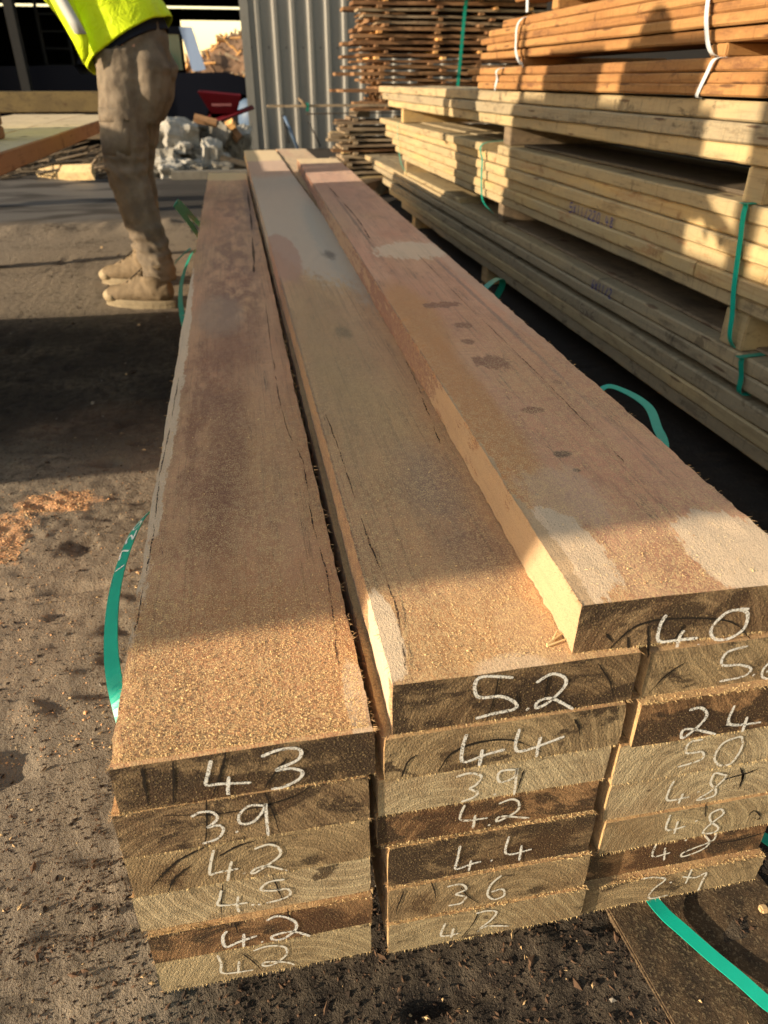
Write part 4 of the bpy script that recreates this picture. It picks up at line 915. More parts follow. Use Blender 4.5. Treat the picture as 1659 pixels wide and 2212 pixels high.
litter('sawdust_crumbs', 5000, [(-.62, -.51, 1.33, 1.52), (-.55, -.40, 1.52, 1.62), (-.62, -.51, 1.33, 1.52), (-.55, -.40, 1.52, 1.62), (-.62, -.24, .8, 1.68)], .001, .0032, ['chip2', 'chip'], [3, 1], 8, 'orange sawdust crumbs on the dirt left of the pile')
litter('wood_splinters', 300, [(-.75, -.16, .5, 3.6), (-.4, .62, .22, .7), (-1.2, -.2, 3, 5)], .0012, .0026, ['chip', 'crumb2'], [3, 2], 11, 'thin pale splinters and twigs scattered over the dirt', .2)
M['stone'] = plain('grey_pebble', (.20, .18, .155), .9, nz=.35, scale=60)
litter('pebbles', 170, [(-.75, -.16, .5, 2.6), (-.4, .62, .22, .6), (-1.3, -.3, 3.0, 5.2)], .004, .009, ['stone', 'crumb', 'chip'], [3, 3, 1], 19, 'small pebbles, clods and bark lumps scattered over the dirt', .6)
# a chunk of pale chip in front of the right column
mb = MB(); mb.box(.528, .538, .395, .404, .004, .012, bev=.002)
tag(mb.build('wood_chip', M['chip'], loc=(.53, .4, .004)), 'single pale round wood chip on the dark dirt at the lower right', 'wood chip')
mb = MB()
for a, b in (((.215, .418, .0), (.232, .427, .0)), ((.214, .416, .0), (.236, .421, .0)), ((.222, .422, .0), (.229, .431, .0))):
    mb.tube([(a[0], a[1], EYE-.396), (b[0], b[1], EYE-.3945)], [.0012, .0005], 5)
tag(mb.build('wood_splinter', M['fibre_pale'], loc=(.22, .42, EYE-.397)), 'little bundle of pale splinters lying on the 5.2 board beside the 4.0 board', 'splinter')

# ------------------------------------------------------------------ loose green straps at the pile
GP = 'green straps slung under the numbered pile'
s1 = band('packing_strap', [(.0, .50, .086), (-.12, .525, .082), (-.165, .56, .15), (-.176, .601, .245), (-.186, .645, .268), (-.196, .702, .275), (-.203, .784, .278), (-.203, .867, .277), (-.196, .962, .272), (-.181, 1.036, .262), (-.158, 1.09, .24), (-.150, 1.12, .14), (-.12, 1.15, .086)],
     [(.012, -.004, .012)]*3+[(.018, 0, .013)]*4+[(.015, .002, .015)]*3, .0011, M['strap'], label='bright green strap loop with white writing beside the left column', cat='strap', group=GP)
# writing on it
def strap_text(txt, f0, f1, parent):
    """letters wrapped onto the strap, reading along it"""
    fr = BANDS[parent.name]; mb = MB(); n_ = len(fr)-1
    def at(u):
        k = (f0+(f1-f0)*u)*n_; i = min(int(k), n_-1); t = k-i
        return [fr[i][j].lerp(fr[i+1][j], t) for j in range(3)]
    for i, c in enumerate(txt):
        for st in GL[c]:
            pts = smooth_poly(st, 4); n = len(pts); vs = []
            for k, p in enumerate(pts):
                q = pts[min(k+1, n-1)]; pq = pts[max(k-1, 0)]
                P, w, nr = at((i+.12+.76*p[0])/len(txt)); al = (at(min(1, (i+1)/len(txt)))[0]-at(i/len(txt))[0]).normalized()
                d = Vector((q[0]-pq[0], q[1]-pq[1])); d = d.normalized() if d.length else Vector((1, 0))
                if nr.dot(Vector((0, 0, 1))) < 0: nr = -nr
                C = P-w*(p[1]-.5)*.78+nr*.0010
                nn = (al*(-d.y)-w.normalized()*d.x)*.0017
                vs += [C-nn, C+nn]
            mb.add(vs, [(2*k, 2*k+1, 2*k+3, 2*k+2) for k in range(n-1)])
    return mb.build('printed_writing', M['ink_white'], parent)
strap_text('1720V.', 6.7/12, 9.3/12, s1)
band('packing_strap', [(-.05, 3.9, .085), (-.15, 3.75, .12), (-.165, 3.55, .21), (-.185, 3.20, .34), (-.20, 2.90, .44), (-.205, 2.76, .482), (-.203, 2.86, .475), (-.195, 3.2, .395), (-.18, 3.60, .29), (-.15, 3.9, .20), (-.1, 4.1, .09)], (.012, -.004, .016), .0011, M['strap'], label='green strap loop standing up past the left column beside the worker', cat='strap', group=GP)
band('packing_strap', [(-.05, 3.42, .085), (-.16, 3.35, .20), (-.191, 3.244, .235), (-.207, 3.065, .236), (-.217, 2.788, .232), (-.212, 2.52, .232), (-.19, 2.241, .22), (-.15, 2.1, .12), (-.05, 2.05, .085)], [(.016, 0, .013)]*2, .0011, M['strap_dark'], label='darker green strap loop low beside the left column, below the standing loop', cat='strap', group=GP)
band('packing_strap', [(-.215, 3.42, .215), (-.24, 3.40, .20), (-.28, 3.38, .17), (-.30, 3.36, .14)], (.002, .010, .004), .001, M['strap_dark'], label='short green strap end sticking out above the darker loop', cat='strap', group=GP)
band('packing_strap', [(.40, 1.14, .086), (.50, 1.15, .10), (.56, 1.15, .20), (.615, 1.165, .325), (.650, 1.190, .352), (.680, 1.170, .350), (.690, 1.10, .348), (.665, 1.02, .345), (.632, .93, .33), (.58, .85, .20), (.50, .82, .10), (.40, .80, .086)], [(.0, .013, .004)]*2+[(.014, .006, .002)]*3, .0011, M['strap'], label='green strap loop bowing out of the right side of the pile near its front', cat='strap', group=GP)
band('packing_strap', [(.42, 2.0, .086), (.52, 1.98, .12), (.60, 1.96, .25), (.655, 1.97, .34), (.735, 2.06, .352), (.76, 2.12, .30), (.70, 2.2, .15), (.5, 2.25, .086)], (.012, -.016, .0), .0011, M['strap_dark'], label='green strap sticking out of the right side of the pile further back', cat='strap', group=GP)
band('packing_strap', [(.36, .60, .084), (.385, .50, .070), (.398, .44, .030), (.410, .415, .016), (.424, .392, .0125), (.441, .360, .012), (.457, .331, .013), (.468, .305, .016), (.474, .292, .022), (.470, .284, .016), (.482, .262, .011), (.49, .22, .010)], (.0130, .0085, .002), .0012, M['strap'], label='green strap end snaking over the dirt from under the right column', cat='strap', group=GP)
band('packing_strap', [(.47, .50, .084), (.53, .47, .075), (.567, .445, .055), (.60, .425, .05), (.63, .40, .03)], (.006, .012, .004), .0012, M['strap_dark'], label='piece of green strap by the bottom right corner of the right column', cat='strap', group=GP)

# ------------------------------------------------------------------ worker
def trousers_mat():
    m = NT('khaki_work_cloth')
    a = m.noise(m.obj, 9, 4, .6); g = m.noise(m.obj, 700, 2, .5); st = m.noise(m.vec((30, 30, 8)), 1.0, 4, .6)
    c = m.mix(m.step(a, .38, .62), (.125, .098, .072), (.20, .16, .118)); c = m.mix(m.math('MULTIPLY', m.step(st, .5, .75), .3), c, (.13, .09, .06))
    return m.done(c, m.bump(m.math('ADD', m.math('MULTIPLY', m.noise(m.obj, 26, 4, .6), 1.0), m.math('MULTIPLY', g, .15)), .45, .012), .9)
M['khaki'] = trousers_mat()
def vest_mat():
    m = NT('fluorescent_yellow_cloth')
    a = m.noise(m.obj, 12, 3); c = m.mix(a, (.58, .78, .0), (.74, .90, .01))
    return m.done(c, m.bump(m.noise(m.obj, 18, 4, .6, .6), .6, .02), .6)
M['vest'] = vest_mat()
M['reflect'] = plain('grey_reflective_tape', (.50, .51, .50), .35, nz=.1)
M['navy'] = plain('navy_cloth', (.012, .017, .035), .9, nz=.3)
M['boot'] = plain('tan_boot_leather', (.17, .125, .078), .8, nz=.5, scale=40, bump=.4, bscale=90)
M['sole'] = plain('pale_boot_sole', (.23, .185, .12), .85, nz=.35, scale=50, bump=.4)
M['toe'] = plain('scuffed_toe_cap', (.32, .255, .165), .7, nz=.3, scale=60, bump=.4)
M['bootdark'] = plain('dark_boot_lining', (.05, .04, .03), .9)
M['skin'] = plain('skin', (.50, .28, .19), .5, nz=.08)
M['hair'] = plain('brown_hair', (.05, .03, .018), .8)
def V(*a): return Vector(a)
def wrinkly(v, n):
    w = mn.noise(Vector((v.x*16, v.y*16, v.z*7)))*.006
    lo = max(0, 1-abs(v.z-.24)/.17); kn = max(0, 1-abs(v.z-.56)/.14); hp = max(0, 1-abs(v.z-.88)/.10)
    w += mn.noise(Vector((v.x*9+v.z*8, v.y*9, v.z*34)))*(.017*lo+.010*kn+.006*hp) + math.sin(v.z*105+v.x*60+mn.noise(Vector((v.x*14, v.y*14, v.z*6)))*7)*(.0036*lo+.0022*kn+.0012*hp)
    w += mn.noise(Vector((v.x*45, v.y*45, v.z*28)))*.003
    return w
def make_worker(loc, base_label):
    P = Vector(loc)
    root = empty('person', loc)
    tag(root, base_label, 'person')
    off = P
    def O(mb):   # shift to world
        for i, v in enumerate(mb.v): mb.v[i] = v
        return mb
    ank_n, kn_n, hip_n = V(-.352, 3.305, .13), V(-.425, 3.375, .545), V(-.385, 3.43, .90)
    ank_f, kn_f, hip_f = V(-.430, 3.70, .13), V(-.415, 3.62, .53), V(-.310, 3.585, .90)
    pel = V(-.335, 3.51, .955)
    waist = V(-.385, 3.52, 1.06); chest = V(-.55, 3.575, 1.30); neck = V(-.665, 3.61, 1.44); head = V(-.735, 3.635, 1.56)
    face = V(-.88, .28, -.25).normalized(); side = V(.30, .95, 0).normalized()
    shn, shf = chest+V(-.04, -.19, .07), chest+V(0.03, .19, .07)
    eln, elf = V(-.80, 3.33, 1.24), V(-.76, 3.82, 1.24)
    hdn, hdf = V(-1.03, 3.38, 1.20), V(-1.01, 3.76, 1.20)
    b = MB()
    for h, k, a in ((hip_n, kn_n, ank_n), (hip_f, kn_f, ank_f)):
        b.tube([h, h.lerp(k, .5), k, k.lerp(a, .35), a, a-V(0, 0, .05)], [.075, .068, .05, .052, .036, .035], 14)
    b.tube([pel-V(0, 0, .09), pel, waist, chest, neck-V(-.02, 0, .04)], [.10, .135, .12, .13, .06], 16, side=face, rad2=[.13, .165, .15, .18, .08])
    b.tube([neck-V(-.03, 0, .05), neck, head-V(0, 0, .04)], [.055, .052, .05], 12)
    # head with a nose, brow and ears
    R = face.to_track_quat('Y', 'Z').to_matrix()
    def blobp(c, r, n=12):
        pts = []; rs = []
        for i in range(9):
            t = math.pi*i/8; pts.append(Vector(c)+R @ V(0, 0, -math.cos(t)*r[2])); rs.append(max(.001, math.sin(t)))
        bb = len(b.v)
        b.tube(pts, [x*r[0] for x in rs], 16, side=R @ V(1, 0, 0), rad2=[x*r[1] for x in rs])
    blobp(head+V(0, 0, .01), (.075, .095, .112)); blobp(head+R @ V(0, .045, -.055), (.052, .05, .055))
    blobp(head+R @ V(0, .098, -.01), (.012, .016, .022)); blobp(head+R @ V(0, .088, -.052), (.022, .010, .007))
    for s in (-1, 1): blobp(head+R @ V(s*.076, 0, -.01), (.010, .018, .03)); blobp(head+R @ V(s*.03, .078, .022), (.018, .012, .007))
    for s_, e_, h_, sg in ((shn, eln, hdn, -1), (shf, elf, hdf, 1)):
        b.tube([s_, s_.lerp(e_, .5), e_, e_.lerp(h_, .5), h_], [.055, .048, .042, .038, .026], 12)
        d = (h_-e_).normalized(); u = V(0, 1, 0); u = (u-d*u.dot(d)).normalized(); dn = d.cross(u)
        b.tube([h_-d*.01, h_+d*.045, h_+d*.085], [.030, .040, .036], 12, side=u, rad2=[.018, .018, .014])
        for q, (o_, L_) in enumerate(((-.030, .070), (-.010, .080), (.010, .076), (.029, .060))):
            r0 = h_+d*.08+u*o_
            b.tube([r0, r0+d*L_*.45+V(0, 0, -.006), r0+d*L_*.75+V(0, 0, -.022), r0+d*L_*.85+V(0, 0, -.045)], [.0095, .0088, .008, .0065], 8)
        r0 = h_+d*.02+u*(-.034*sg)
        b.tube([r0, r0+d*.03-u*.022*sg+V(0, 0, -.008), r0+d*.06-u*.028*sg+V(0, 0, -.025)], [.012, .010, .008], 8)
    def sub(mb): 
        for i in range(len(mb.v)): mb.v[i] = mb.v[i]-off
        return mb
    sub(b)
    body = remeshed('body', b, .0065, M['skin'], root, 3)
    # trousers
    t = MB()
    t.tube([hip_n+V(.0, 0, .06), hip_n-V(-.005, 0, .03), V(-.405, 3.40, .72), kn_n, V(-.405, 3.355, .41), V(-.375, 3.33, .28), ank_n+V(-.0, 0, .04), ank_n+V(0, 0, -.012)], [.094, .100, .094, .083, .077, .069, .066, .070], 20)
    t.tube([hip_f+V(0, 0, .06), hip_f-V(0, 0, .03), V(-.362, 3.60, .72), kn_f, V(-.415, 3.65, .40), V(-.415, 3.68, .27), ank_f+V(0, 0, .04), ank_f], [.090, .094, .084, .074, .070, .066, .064, .066], 20)
    t.tube([pel-V(0, 0, .10), pel-V(0, 0, .04), pel+V(0, 0, .03), pel+V(-.02, 0, .10)], [.085, .125, .135, .13], 20, side=face, rad2=[.11, .150, .165, .155])
    # buttock fullness
    t.tube([pel+V(.0, -.10, -.24), pel+V(.03, -.10, -.15), pel+V(.055, -.09, -.06), pel+V(.04, -.07, .04)], [.055, .078, .085, .06], 14)
    t.tube([pel+V(.02, .09, -.24), pel+V(.05, .08, -.15), pel+V(.070, .06, -.06), pel+V(.05, .05, .04)], [.05, .075, .085, .06], 14)
    sub(t)
    tr = remeshed('trousers', t, .0065, M['khaki'], root, 4, lambda v, n: wrinkly(v+off, n))
    # cargo pocket with flap on the near thigh
    pk = MB()
    for (z0, z1, pr, mi) in ((.60, .735, .0, 0), (.715, .765, .006, 0)):
        vs = []; N = 9
        for i in range(N):
            a = math.radians(188+ (100)*i/(N-1))
            for z in (z0, (z0+z1)/2, z1):
                u = (z-.545)/(.90-.545); c = kn_n.lerp(hip_n, u); r = .090+pr+.006*math.sin(math.pi*(z-z0)/(z1-z0))*(1 if pr == 0 else .2)
                vs.append(V(c.x+math.cos(a)*r, c.y+math.sin(a)*r, z))
        pk.add(vs, [(i*3+j, (i+1)*3+j, (i+1)*3+j+1, i*3+j+1) for i in range(N-1) for j in range(2)])
    sub(pk); po = pk.build('cargo_pocket', M['khaki'], tr, smooth=True)
    sm = po.modifiers.new('s', 'SOLIDIFY'); sm.thickness = .006; sm.offset = -1
    # boots
    for (heel, toe, ank, nm) in ((V(-.300, 3.255, 0), V(-.600, 3.385, 0), ank_n, 'n'), (V(-.375, 3.665, 0), V(-.675, 3.795, 0), ank_f, 'f')):
        d = (toe-heel).normalized(); L = (toe-heel).length; sd = V(-d.y, d.x, 0); up = V(0, 0, 1)
        bt = MB()
        pts = [heel+d*.010+up*.085, heel+d*.05+up*.080, heel+d*.12+up*.078, heel+d*.18+up*.070, heel+d*.24+up*.060, heel+d*(L-.035)+up*.055, heel+d*(L-.008)+up*.048]
        bt.tube(pts, [.028, .046, .050, .050, .052, .045, .022], 16, side=sd, rad2=[.035, .050, .052, .046, .038, .032, .018])
        bt.tube([heel+d*.075+up*.07, heel+d*.080+up*.13, V(ank.x, ank.y, .17)+d*.004], [.050, .056, .060], 16)
        bt.tube([heel+d*.12+up*.12, heel+d*.18+up*.095, heel+d*.23+up*.075], [.034, .034, .028], 12)
        for i in range(6):  # laces ridge
            c = heel+d*(.125+.018*i)+up*(.155-.0135*i)
            bt.tube([c-sd*.028, c+up*.006, c+sd*.028], [.005, .006, .005], 6)
        sub(bt)
        bo = remeshed('boot', bt, .005, M['boot'], root, 2, lambda v, n: mn.noise((v+off)*40)*.0022)
        lc = MB()
        for i in range(6):
            c0 = heel+d*(.128+.019*i)+up*(.166-.0145*i)
            lc.tube([c0-sd*.026-up*.006, c0+up*.004, c0+d*.016+sd*.026-up*.012], [.0026]*3, 6)
        sub(lc); lc.build('boot_lace', M['bootdark'], bo, smooth=True)
        tc_ = MB(); tc_.tube([heel+d*(L-.062)+up*.052, heel+d*(L-.035)+up*.050, heel+d*(L-.010)+up*.040, heel+d*(L-.001)+up*.034], [.049, .047, .036, .012], 16, side=sd, rad2=[.036, .034, .026, .010])
        sub(tc_); tc_.build('toe_cap', M['toe'], bo, smooth=True)
        sl = MB(); ring = []
        for i in range(28):
            a = 2*math.pi*i/28; u = math.cos(a); w = math.sin(a)
            wd = .050+.006*max(0, u) - .004*max(0, -u)
            ring.append(heel+d*(L/2+u*(L/2+.004))+sd*w*wd*(1-.35*abs(u)**3))
        for z in (0.001, .014, .018, .034): pass
        vs = []; prof = [(.0, .97), (.004, 1.0), (.016, 1.0), (.019, .975), (.022, 1.0), (.036, 1.0), (.040, .95)]
        cen = heel+d*L/2
        for z, k in prof: vs += [cen+(p-cen)*k+up*z for p in ring]
        fsx = [(r_*28+i, r_*28+(i+1) % 28, (r_+1)*28+(i+1) % 28, (r_+1)*28+i) for r_ in range(len(prof)-1) for i in range(28)]
        fsx += [tuple(range(28))[::-1], tuple((len(prof)-1)*28+i for i in range(28))]
        sl.add(vs, fsx)
        sub(sl); sl.build('sole', M['sole'], bo, smooth=False)
        cu = MB(); cu.tube([V(ank.x, ank.y, .165), V(ank.x, ank.y, .188)+d*.002], [.066, .068], 18); sub(cu); 
        cu.build('boot_cuff', M['boot'], bo, smooth=True)
    # shirt and vest: open shells round the torso
    def shell(name, rings, mat, th, ragged=0):
        s = MB(); N = 40; vs = []
        for (c, rf, rs_, tilt) in rings:
            for j in range(N):
                a = 2*math.pi*j/N
                q = face*math.cos(a)*rf + side*math.sin(a)*rs_
                q.z += tilt*math.cos(a)
                q *= 1+.035*math.sin(5*a+c.z*20)+.02*math.sin(9*a)
                vs.append(c+q)
        s.add(vs, [(r_*N+j, r_*N+(j+1) % N, (r_+1)*N+(j+1) % N, (r_+1)*N+j) for r_ in range(len(rings)-1) for j in range(N)])
        sub(s); o = s.build(name, mat, root, smooth=True)
        m1 = o.modifiers.new('s', 'SOLIDIFY'); m1.thickness = th; m1.offset = 1
        m2 = o.modifiers.new('u', 'SUBSURF'); m2.levels = 1; m2.render_levels = 1
        return o
    shell('shirt', [(V(-.345, 3.515, .948), .150, .175, -.035), (V(-.36, 3.52, 1.02), .15, .172, -.03), (V(-.40, 3.53, 1.10), .14, .165, 0), (chest-V(.0, 0, .10), .15, .185, .02), (chest, .15, .20, .03), (neck-V(-.01, 0, .03), .075, .10, .02)], M['navy'], .004)
    vest = shell('hi_vis_vest', [(V(-.350, 3.505, .968), .178, .190, -.05), (V(-.372, 3.515, 1.03), .185, .188, -.035), (V(-.415, 3.53, 1.12), .180, .19, 0), (chest-V(-.02, 0, .10), .175, .205, .02), (chest+V(0, 0, .02), .165, .22, .03), (neck-V(0, 0, .02), .085, .12, .03)], M['vest'], .004)
    # front flap hanging free as he leans
    fl = MB(); A = [V(-.60, 3.36, 1.14), V(-.565, 3.35, 1.05), V(-.53, 3.345, .97), V(-.508, 3.34, .905)]; B_ = [V(-.52, 3.33, 1.14), V(-.49, 3.325, 1.05), V(-.475, 3.325, .985), V(-.485, 3.33, .935)]
    vs = []
    for a, b2 in zip(A, B_): vs += [a, a.lerp(b2, .5)+V(0, -.008, 0), b2]
    fl.add(vs, [(i*3+j, i*3+j+1, (i+1)*3+j+1, (i+1)*3+j) for i in range(3) for j in range(2)])
    sub(fl); f_ = fl.build('vest_front', M['vest'], vest, smooth=True); f_.modifiers.new('s', 'SOLIDIFY').thickness = .005
    rs = MB(); vs = []
    for z, x in ((1.16, -.565), (1.10, -.545), (1.04, -.518), (1.00, -.500)):
        vs += [V(x-.020, 3.328-(1.16-z)*.02, z), V(x+.022, 3.318-(1.16-z)*.02, z)]
    rs.add(vs, [(2*i, 2*i+1, 2*i+3, 2*i+2) for i in range(3)]); sub(rs)
    r_ = rs.build('reflective_stripe', M['reflect'], vest, smooth=True); r_.modifiers.new('s', 'SOLIDIFY').thickness = .004
    for s_, e_, h_ in ((shn, eln, hdn), (shf, elf, hdf)):
        a = MB(); a.tube([s_, s_.lerp(e_, .5), e_, e_.lerp(h_, .75)], [.075, .066, .058, .045], 16); sub(a)
        a.build('sleeve', M['vest'], root, smooth=True)
    # hair
    hr = MB(); pts = []; rr = []
    for i in range(7):
        t_ = math.pi*.5*i/6
        pts.append(head+V(.012, 0, .03)+V(0, 0, 1)*math.sin(t_)*.10); rr.append(max(.002, math.cos(t_)))
    hr.tube(pts, [x*.082 for x in rr], 18, side=R @ V(1, 0, 0), rad2=[x*.104 for x in rr]); sub(hr)
    hr.build('hair', M['hair'], root, smooth=True)
    return root
worker = make_worker((-.36, 3.48, 0), 'worker in khaki trousers, tan boots and fluorescent yellow top, bending over the platform')
worker.location.z = -.006
# a workmate out of frame to the left throws the person-shaped shadow on the rack
mate = worker.copy(); scene.collection.objects.link(mate); mate.location = (-1.22, 1.86, 0); mate.rotation_euler = (0, 0, math.radians(75)); 
def copy_kids(src, dst):
    for ch in list(src.children):
        c = ch.copy(); scene.collection.objects.link(c); c.parent = dst; copy_kids(ch, c)
copy_kids(worker, mate)
mate['label'] = 'workmate out of frame whose shadow falls on the orange pack'

# ------------------------------------------------------------------ low platform of timber on the left
GPB = 'boards of the low platform'
X0 = -.662
for i, (a, b, y1, lab) in enumerate([(-.212, 0, 5.30, 'right edge board of the low platform, orange on its side'), (-.43, -.216, 5.45, 'second board from the right on the low platform'), (-.66, -.434, 5.52, 'third board from the right on the low platform')]):
    o = rack_board(X0+a, X0+b, 1.75, y1, .608, .666-.002*i, M['cream'], lab, GPB)
    o.data.materials.append(M['fresh'])
    for p in o.data.polygons:
        if abs(p.normal.x) > .5 or abs(p.normal.y) > .8: p.material_index = 1
for y, l in ((1.80, 'near trestle'), (4.2, 'far trestle')):
    mb = MB(); mb.box(X0-.66, X0-.30, y, y+.09, .55, .605, bev=.004)
    for x in (X0-.66,): mb.box(x, x+.05, y+.002, y+.088, -.01, .548, bev=.004)
    tag(mb.build('timber_trestle', M['rack_dark'], loc=(X0-.45, y, 0)), l+' carrying the low platform', 'trestle')
for z0, z1, l in ((.668, .708, 'lower reddish timber laid across the low platform'), (.710, .752, 'upper reddish timber laid across the low platform')):
    rb = MB(); rb.box(-1.5, -.800, 3.02, 3.16, z0, z1, bev=.004)
    tag(rb.build('cross_timber', M['reddish'], loc=(-1.35, 3.02, z0)), l, 'timber', 'timbers across the platform')
# big olive beam behind, on blocks
mb = MB(); mb.box(-4.2, -.70, 6.0, 6.20, .655, .780, bev=.006)
tag(mb.build('timber_beam', M['olive_beam'], loc=(-2.5, 6, .65)), 'big olive-brown beam lying crosswise behind the worker', 'beam')
for x, l in ((-3.9, 'left support block under the olive beam'), (-.86, 'right support block under the olive beam')):
    mb = MB(); mb.box(x, x+.14, 6.02, 6.18, -.02, .653, bev=.005)
    tag(mb.build('support_block', M['rack_dark'], loc=(x, 6.02, 0)), l, 'block', 'blocks under the olive beam')

# ------------------------------------------------------------------ unseen packs added on the sun side, shaped to shade pile and rack
XC = -2.5
def beam(x0, x1, y0, y1, z0, z1, lab, grp='beams added out of frame'):
    mb = MB(); mb.box(x0, x1, y0, y1, z0, z1, bev=.006)
    return tag(mb.build('timber_beam', M['olive_beam'], loc=(x0, y0, z0)), lab, 'beam', grp)
# levels above the ground at XC; ends slant to set the shadow edges
def shade_beam(z0, z1, a0, a1, b0, b1, lab):
    """a0,a1: near end at bottom, top; b0,b1: far end at bottom, top"""
    mb = MB(); x0, x1 = XC-.30, XC
    mb.add([(x0, a0, z0), (x1, a0, z0), (x1, b0, z0), (x0, b0, z0), (x0, a1, z1), (x1, a1, z1), (x1, b1, z1), (x0, b1, z1)],
           [(0, 3, 2, 1), (4, 5, 6, 7), (0, 1, 5, 4), (1, 2, 6, 5), (2, 3, 7, 6), (3, 0, 4, 7)])
    return tag(mb.build('timber_beam', M['olive_beam'], loc=(x0, a0, z0)), lab, 'beam', 'beams of the added shading stack')  # added unseen beam, there only to cast shade
lowa = lambda h: 1.289-.84*(h-.486); lowb = lambda h: 2.88-.9*(h-.39); mida = lambda h: .006-.60*(h-1.026)
wd_ = ['lowest', 'second', 'third', 'fourth', 'fifth', 'sixth', 'seventh', 'eighth']
for i, (z0, z1) in enumerate([(.0, .22), (.222, .44), (.442, .64), (.642, .93), (.932, 1.08), (1.082, 1.22), (1.222, 1.41), (1.412, 1.74)]):
    if i < 3: A = (lowa(z0), lowa(z1), lowb(z0), lowb(z1))
    elif i == 3: A = (1.5, 1.5, 2.4, 2.4)
    elif i < 6: A = (mida(z0), mida(z1), 3.44, 3.42)
    elif i == 6: A = (mida(z0), mida(z1), 2.4, 2.4)
    else: A = (1.0, 1.0, 2.35, 2.35)
    shade_beam(z0, z1, *A, '%s beam of the added shading stack out of frame on the left' % wd_[i])
for y, w, h, l in ((1.03, .20, 1.93, 'first'), (1.31, .13, 1.93, 'second'), (1.60, .44, 1.92, 'third'), (2.27, .03, 2.0, 'fourth'), (.70, .07, 2.3, 'fifth'), (.52, .05, 2.3, 'sixth')):
    beam(XC-.22, XC-.12, y, y+w, 1.745 if y > 1 else 1.412, h, '%s upright block of the added shading stack out of frame on the left' % l, 'blocks on the added shading stack')
# ------------------------------------------------------------------ shed
def zinc():
    m = NT('galvanised_sheet')
    f = m.noise(m.vec((9, 9, 1.2)), 1.0, 5, .6); g = m.noise(m.vec((50, 50, 14)), 1.0, 3, .6)
    c = m.mix(f, (.135, .135, .13), (.21, .207, .195)); c = m.mix(m.math('MULTIPLY', m.step(g, .5, .75), .3), c, (.09, .082, .07))
    m.b.inputs['Metallic'].default_value = .1
    return m.done(c, m.bump(g, .15, .003), .42)
M['zinc'] = zinc()
M['black'] = plain('shade_black_sheet', (.004, .004, .0045), .95)  # near-black colour stands in for the unlit interior and gaps
M['steel'] = plain('dark_steel', (.012, .012, .013), .7)
shed = empty('shed', (.34, 11.6, 0)); tag(shed, 'big open shed with a grey corrugated end wall and a black interior', 'shed')
LX, LY = .34, 11.6
def loc_(mb):
    for i in range(len(mb.v)): mb.v[i] = mb.v[i]-Vector((LX, LY, 0))
    return mb
# corrugated wall: trapezoid ribs facing the yard
pitch_, top_ = .232, 4.2
prof = [(0, 0), (.125, 0), (.150, -.030), (.190, -.030), (.215, 0)]
mb = MB(); xs = []
x = LX
while x < LX+5.2:
    xs += [(x+a, b) for a, b in prof]; x += pitch_
vs = []
for (a, b) in xs: vs += [(a, LY+b, -.01), (a, LY+b, top_)]
mb.add(vs, [(2*i, 2*i+2, 2*i+3, 2*i+1) for i in range(len(xs)-1)])
wall_ = loc_(mb).build('corrugated_wall', M['zinc'], shed)
mb = MB()
for zz in (1.22, 2.9):
    x = LX+.06
    while x < LX+5.1:
        mb.tube([(x, LY-.001, zz), (x, LY-.008, zz)], [.010, .007], 8); x += pitch_
loc_(mb).build('roofing_screws', M['steel'], wall_)
mb = MB(); mb.box(LX-.02, LX+.10, LY+.004, LY+.10, -.01, top_, bev=.004); mb.box(LX-.055, LX+.055, LY-.036, LY+.001, -.01, top_, bev=.003); loc_(mb).build('corner_flashing', M['zinc'], shed)
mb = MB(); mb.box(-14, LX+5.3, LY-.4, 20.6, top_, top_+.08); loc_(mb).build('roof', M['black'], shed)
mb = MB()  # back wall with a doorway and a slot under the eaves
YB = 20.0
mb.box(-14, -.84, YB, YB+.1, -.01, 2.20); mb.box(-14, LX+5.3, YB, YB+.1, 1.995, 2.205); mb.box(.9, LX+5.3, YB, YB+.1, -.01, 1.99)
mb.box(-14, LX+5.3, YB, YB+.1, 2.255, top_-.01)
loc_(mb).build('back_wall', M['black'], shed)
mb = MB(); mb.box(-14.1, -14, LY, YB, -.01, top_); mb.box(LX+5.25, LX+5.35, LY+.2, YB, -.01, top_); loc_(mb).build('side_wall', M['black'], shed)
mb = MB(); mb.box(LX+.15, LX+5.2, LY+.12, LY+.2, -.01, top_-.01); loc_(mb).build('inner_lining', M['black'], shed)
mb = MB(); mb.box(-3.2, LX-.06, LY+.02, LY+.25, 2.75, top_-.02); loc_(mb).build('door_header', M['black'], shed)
mb = MB(); mb.box(-14, -3.2, LY+.02, LY+.25, -.01, top_-.02); loc_(mb).build('sun_block_wall', M['black'], shed)  # unseen wall added to keep sun out of the interior
for x, l in ((-2.62, 0),):
    mb = MB(); mb.box(x, x+.12, LY+.05, LY+.20, -.01, 2.74, bev=.01); loc_(mb).build('post', M['steel'], shed)
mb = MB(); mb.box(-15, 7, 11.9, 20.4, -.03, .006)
tag(mb.build('shed_floor', M['black']), kind='structure')

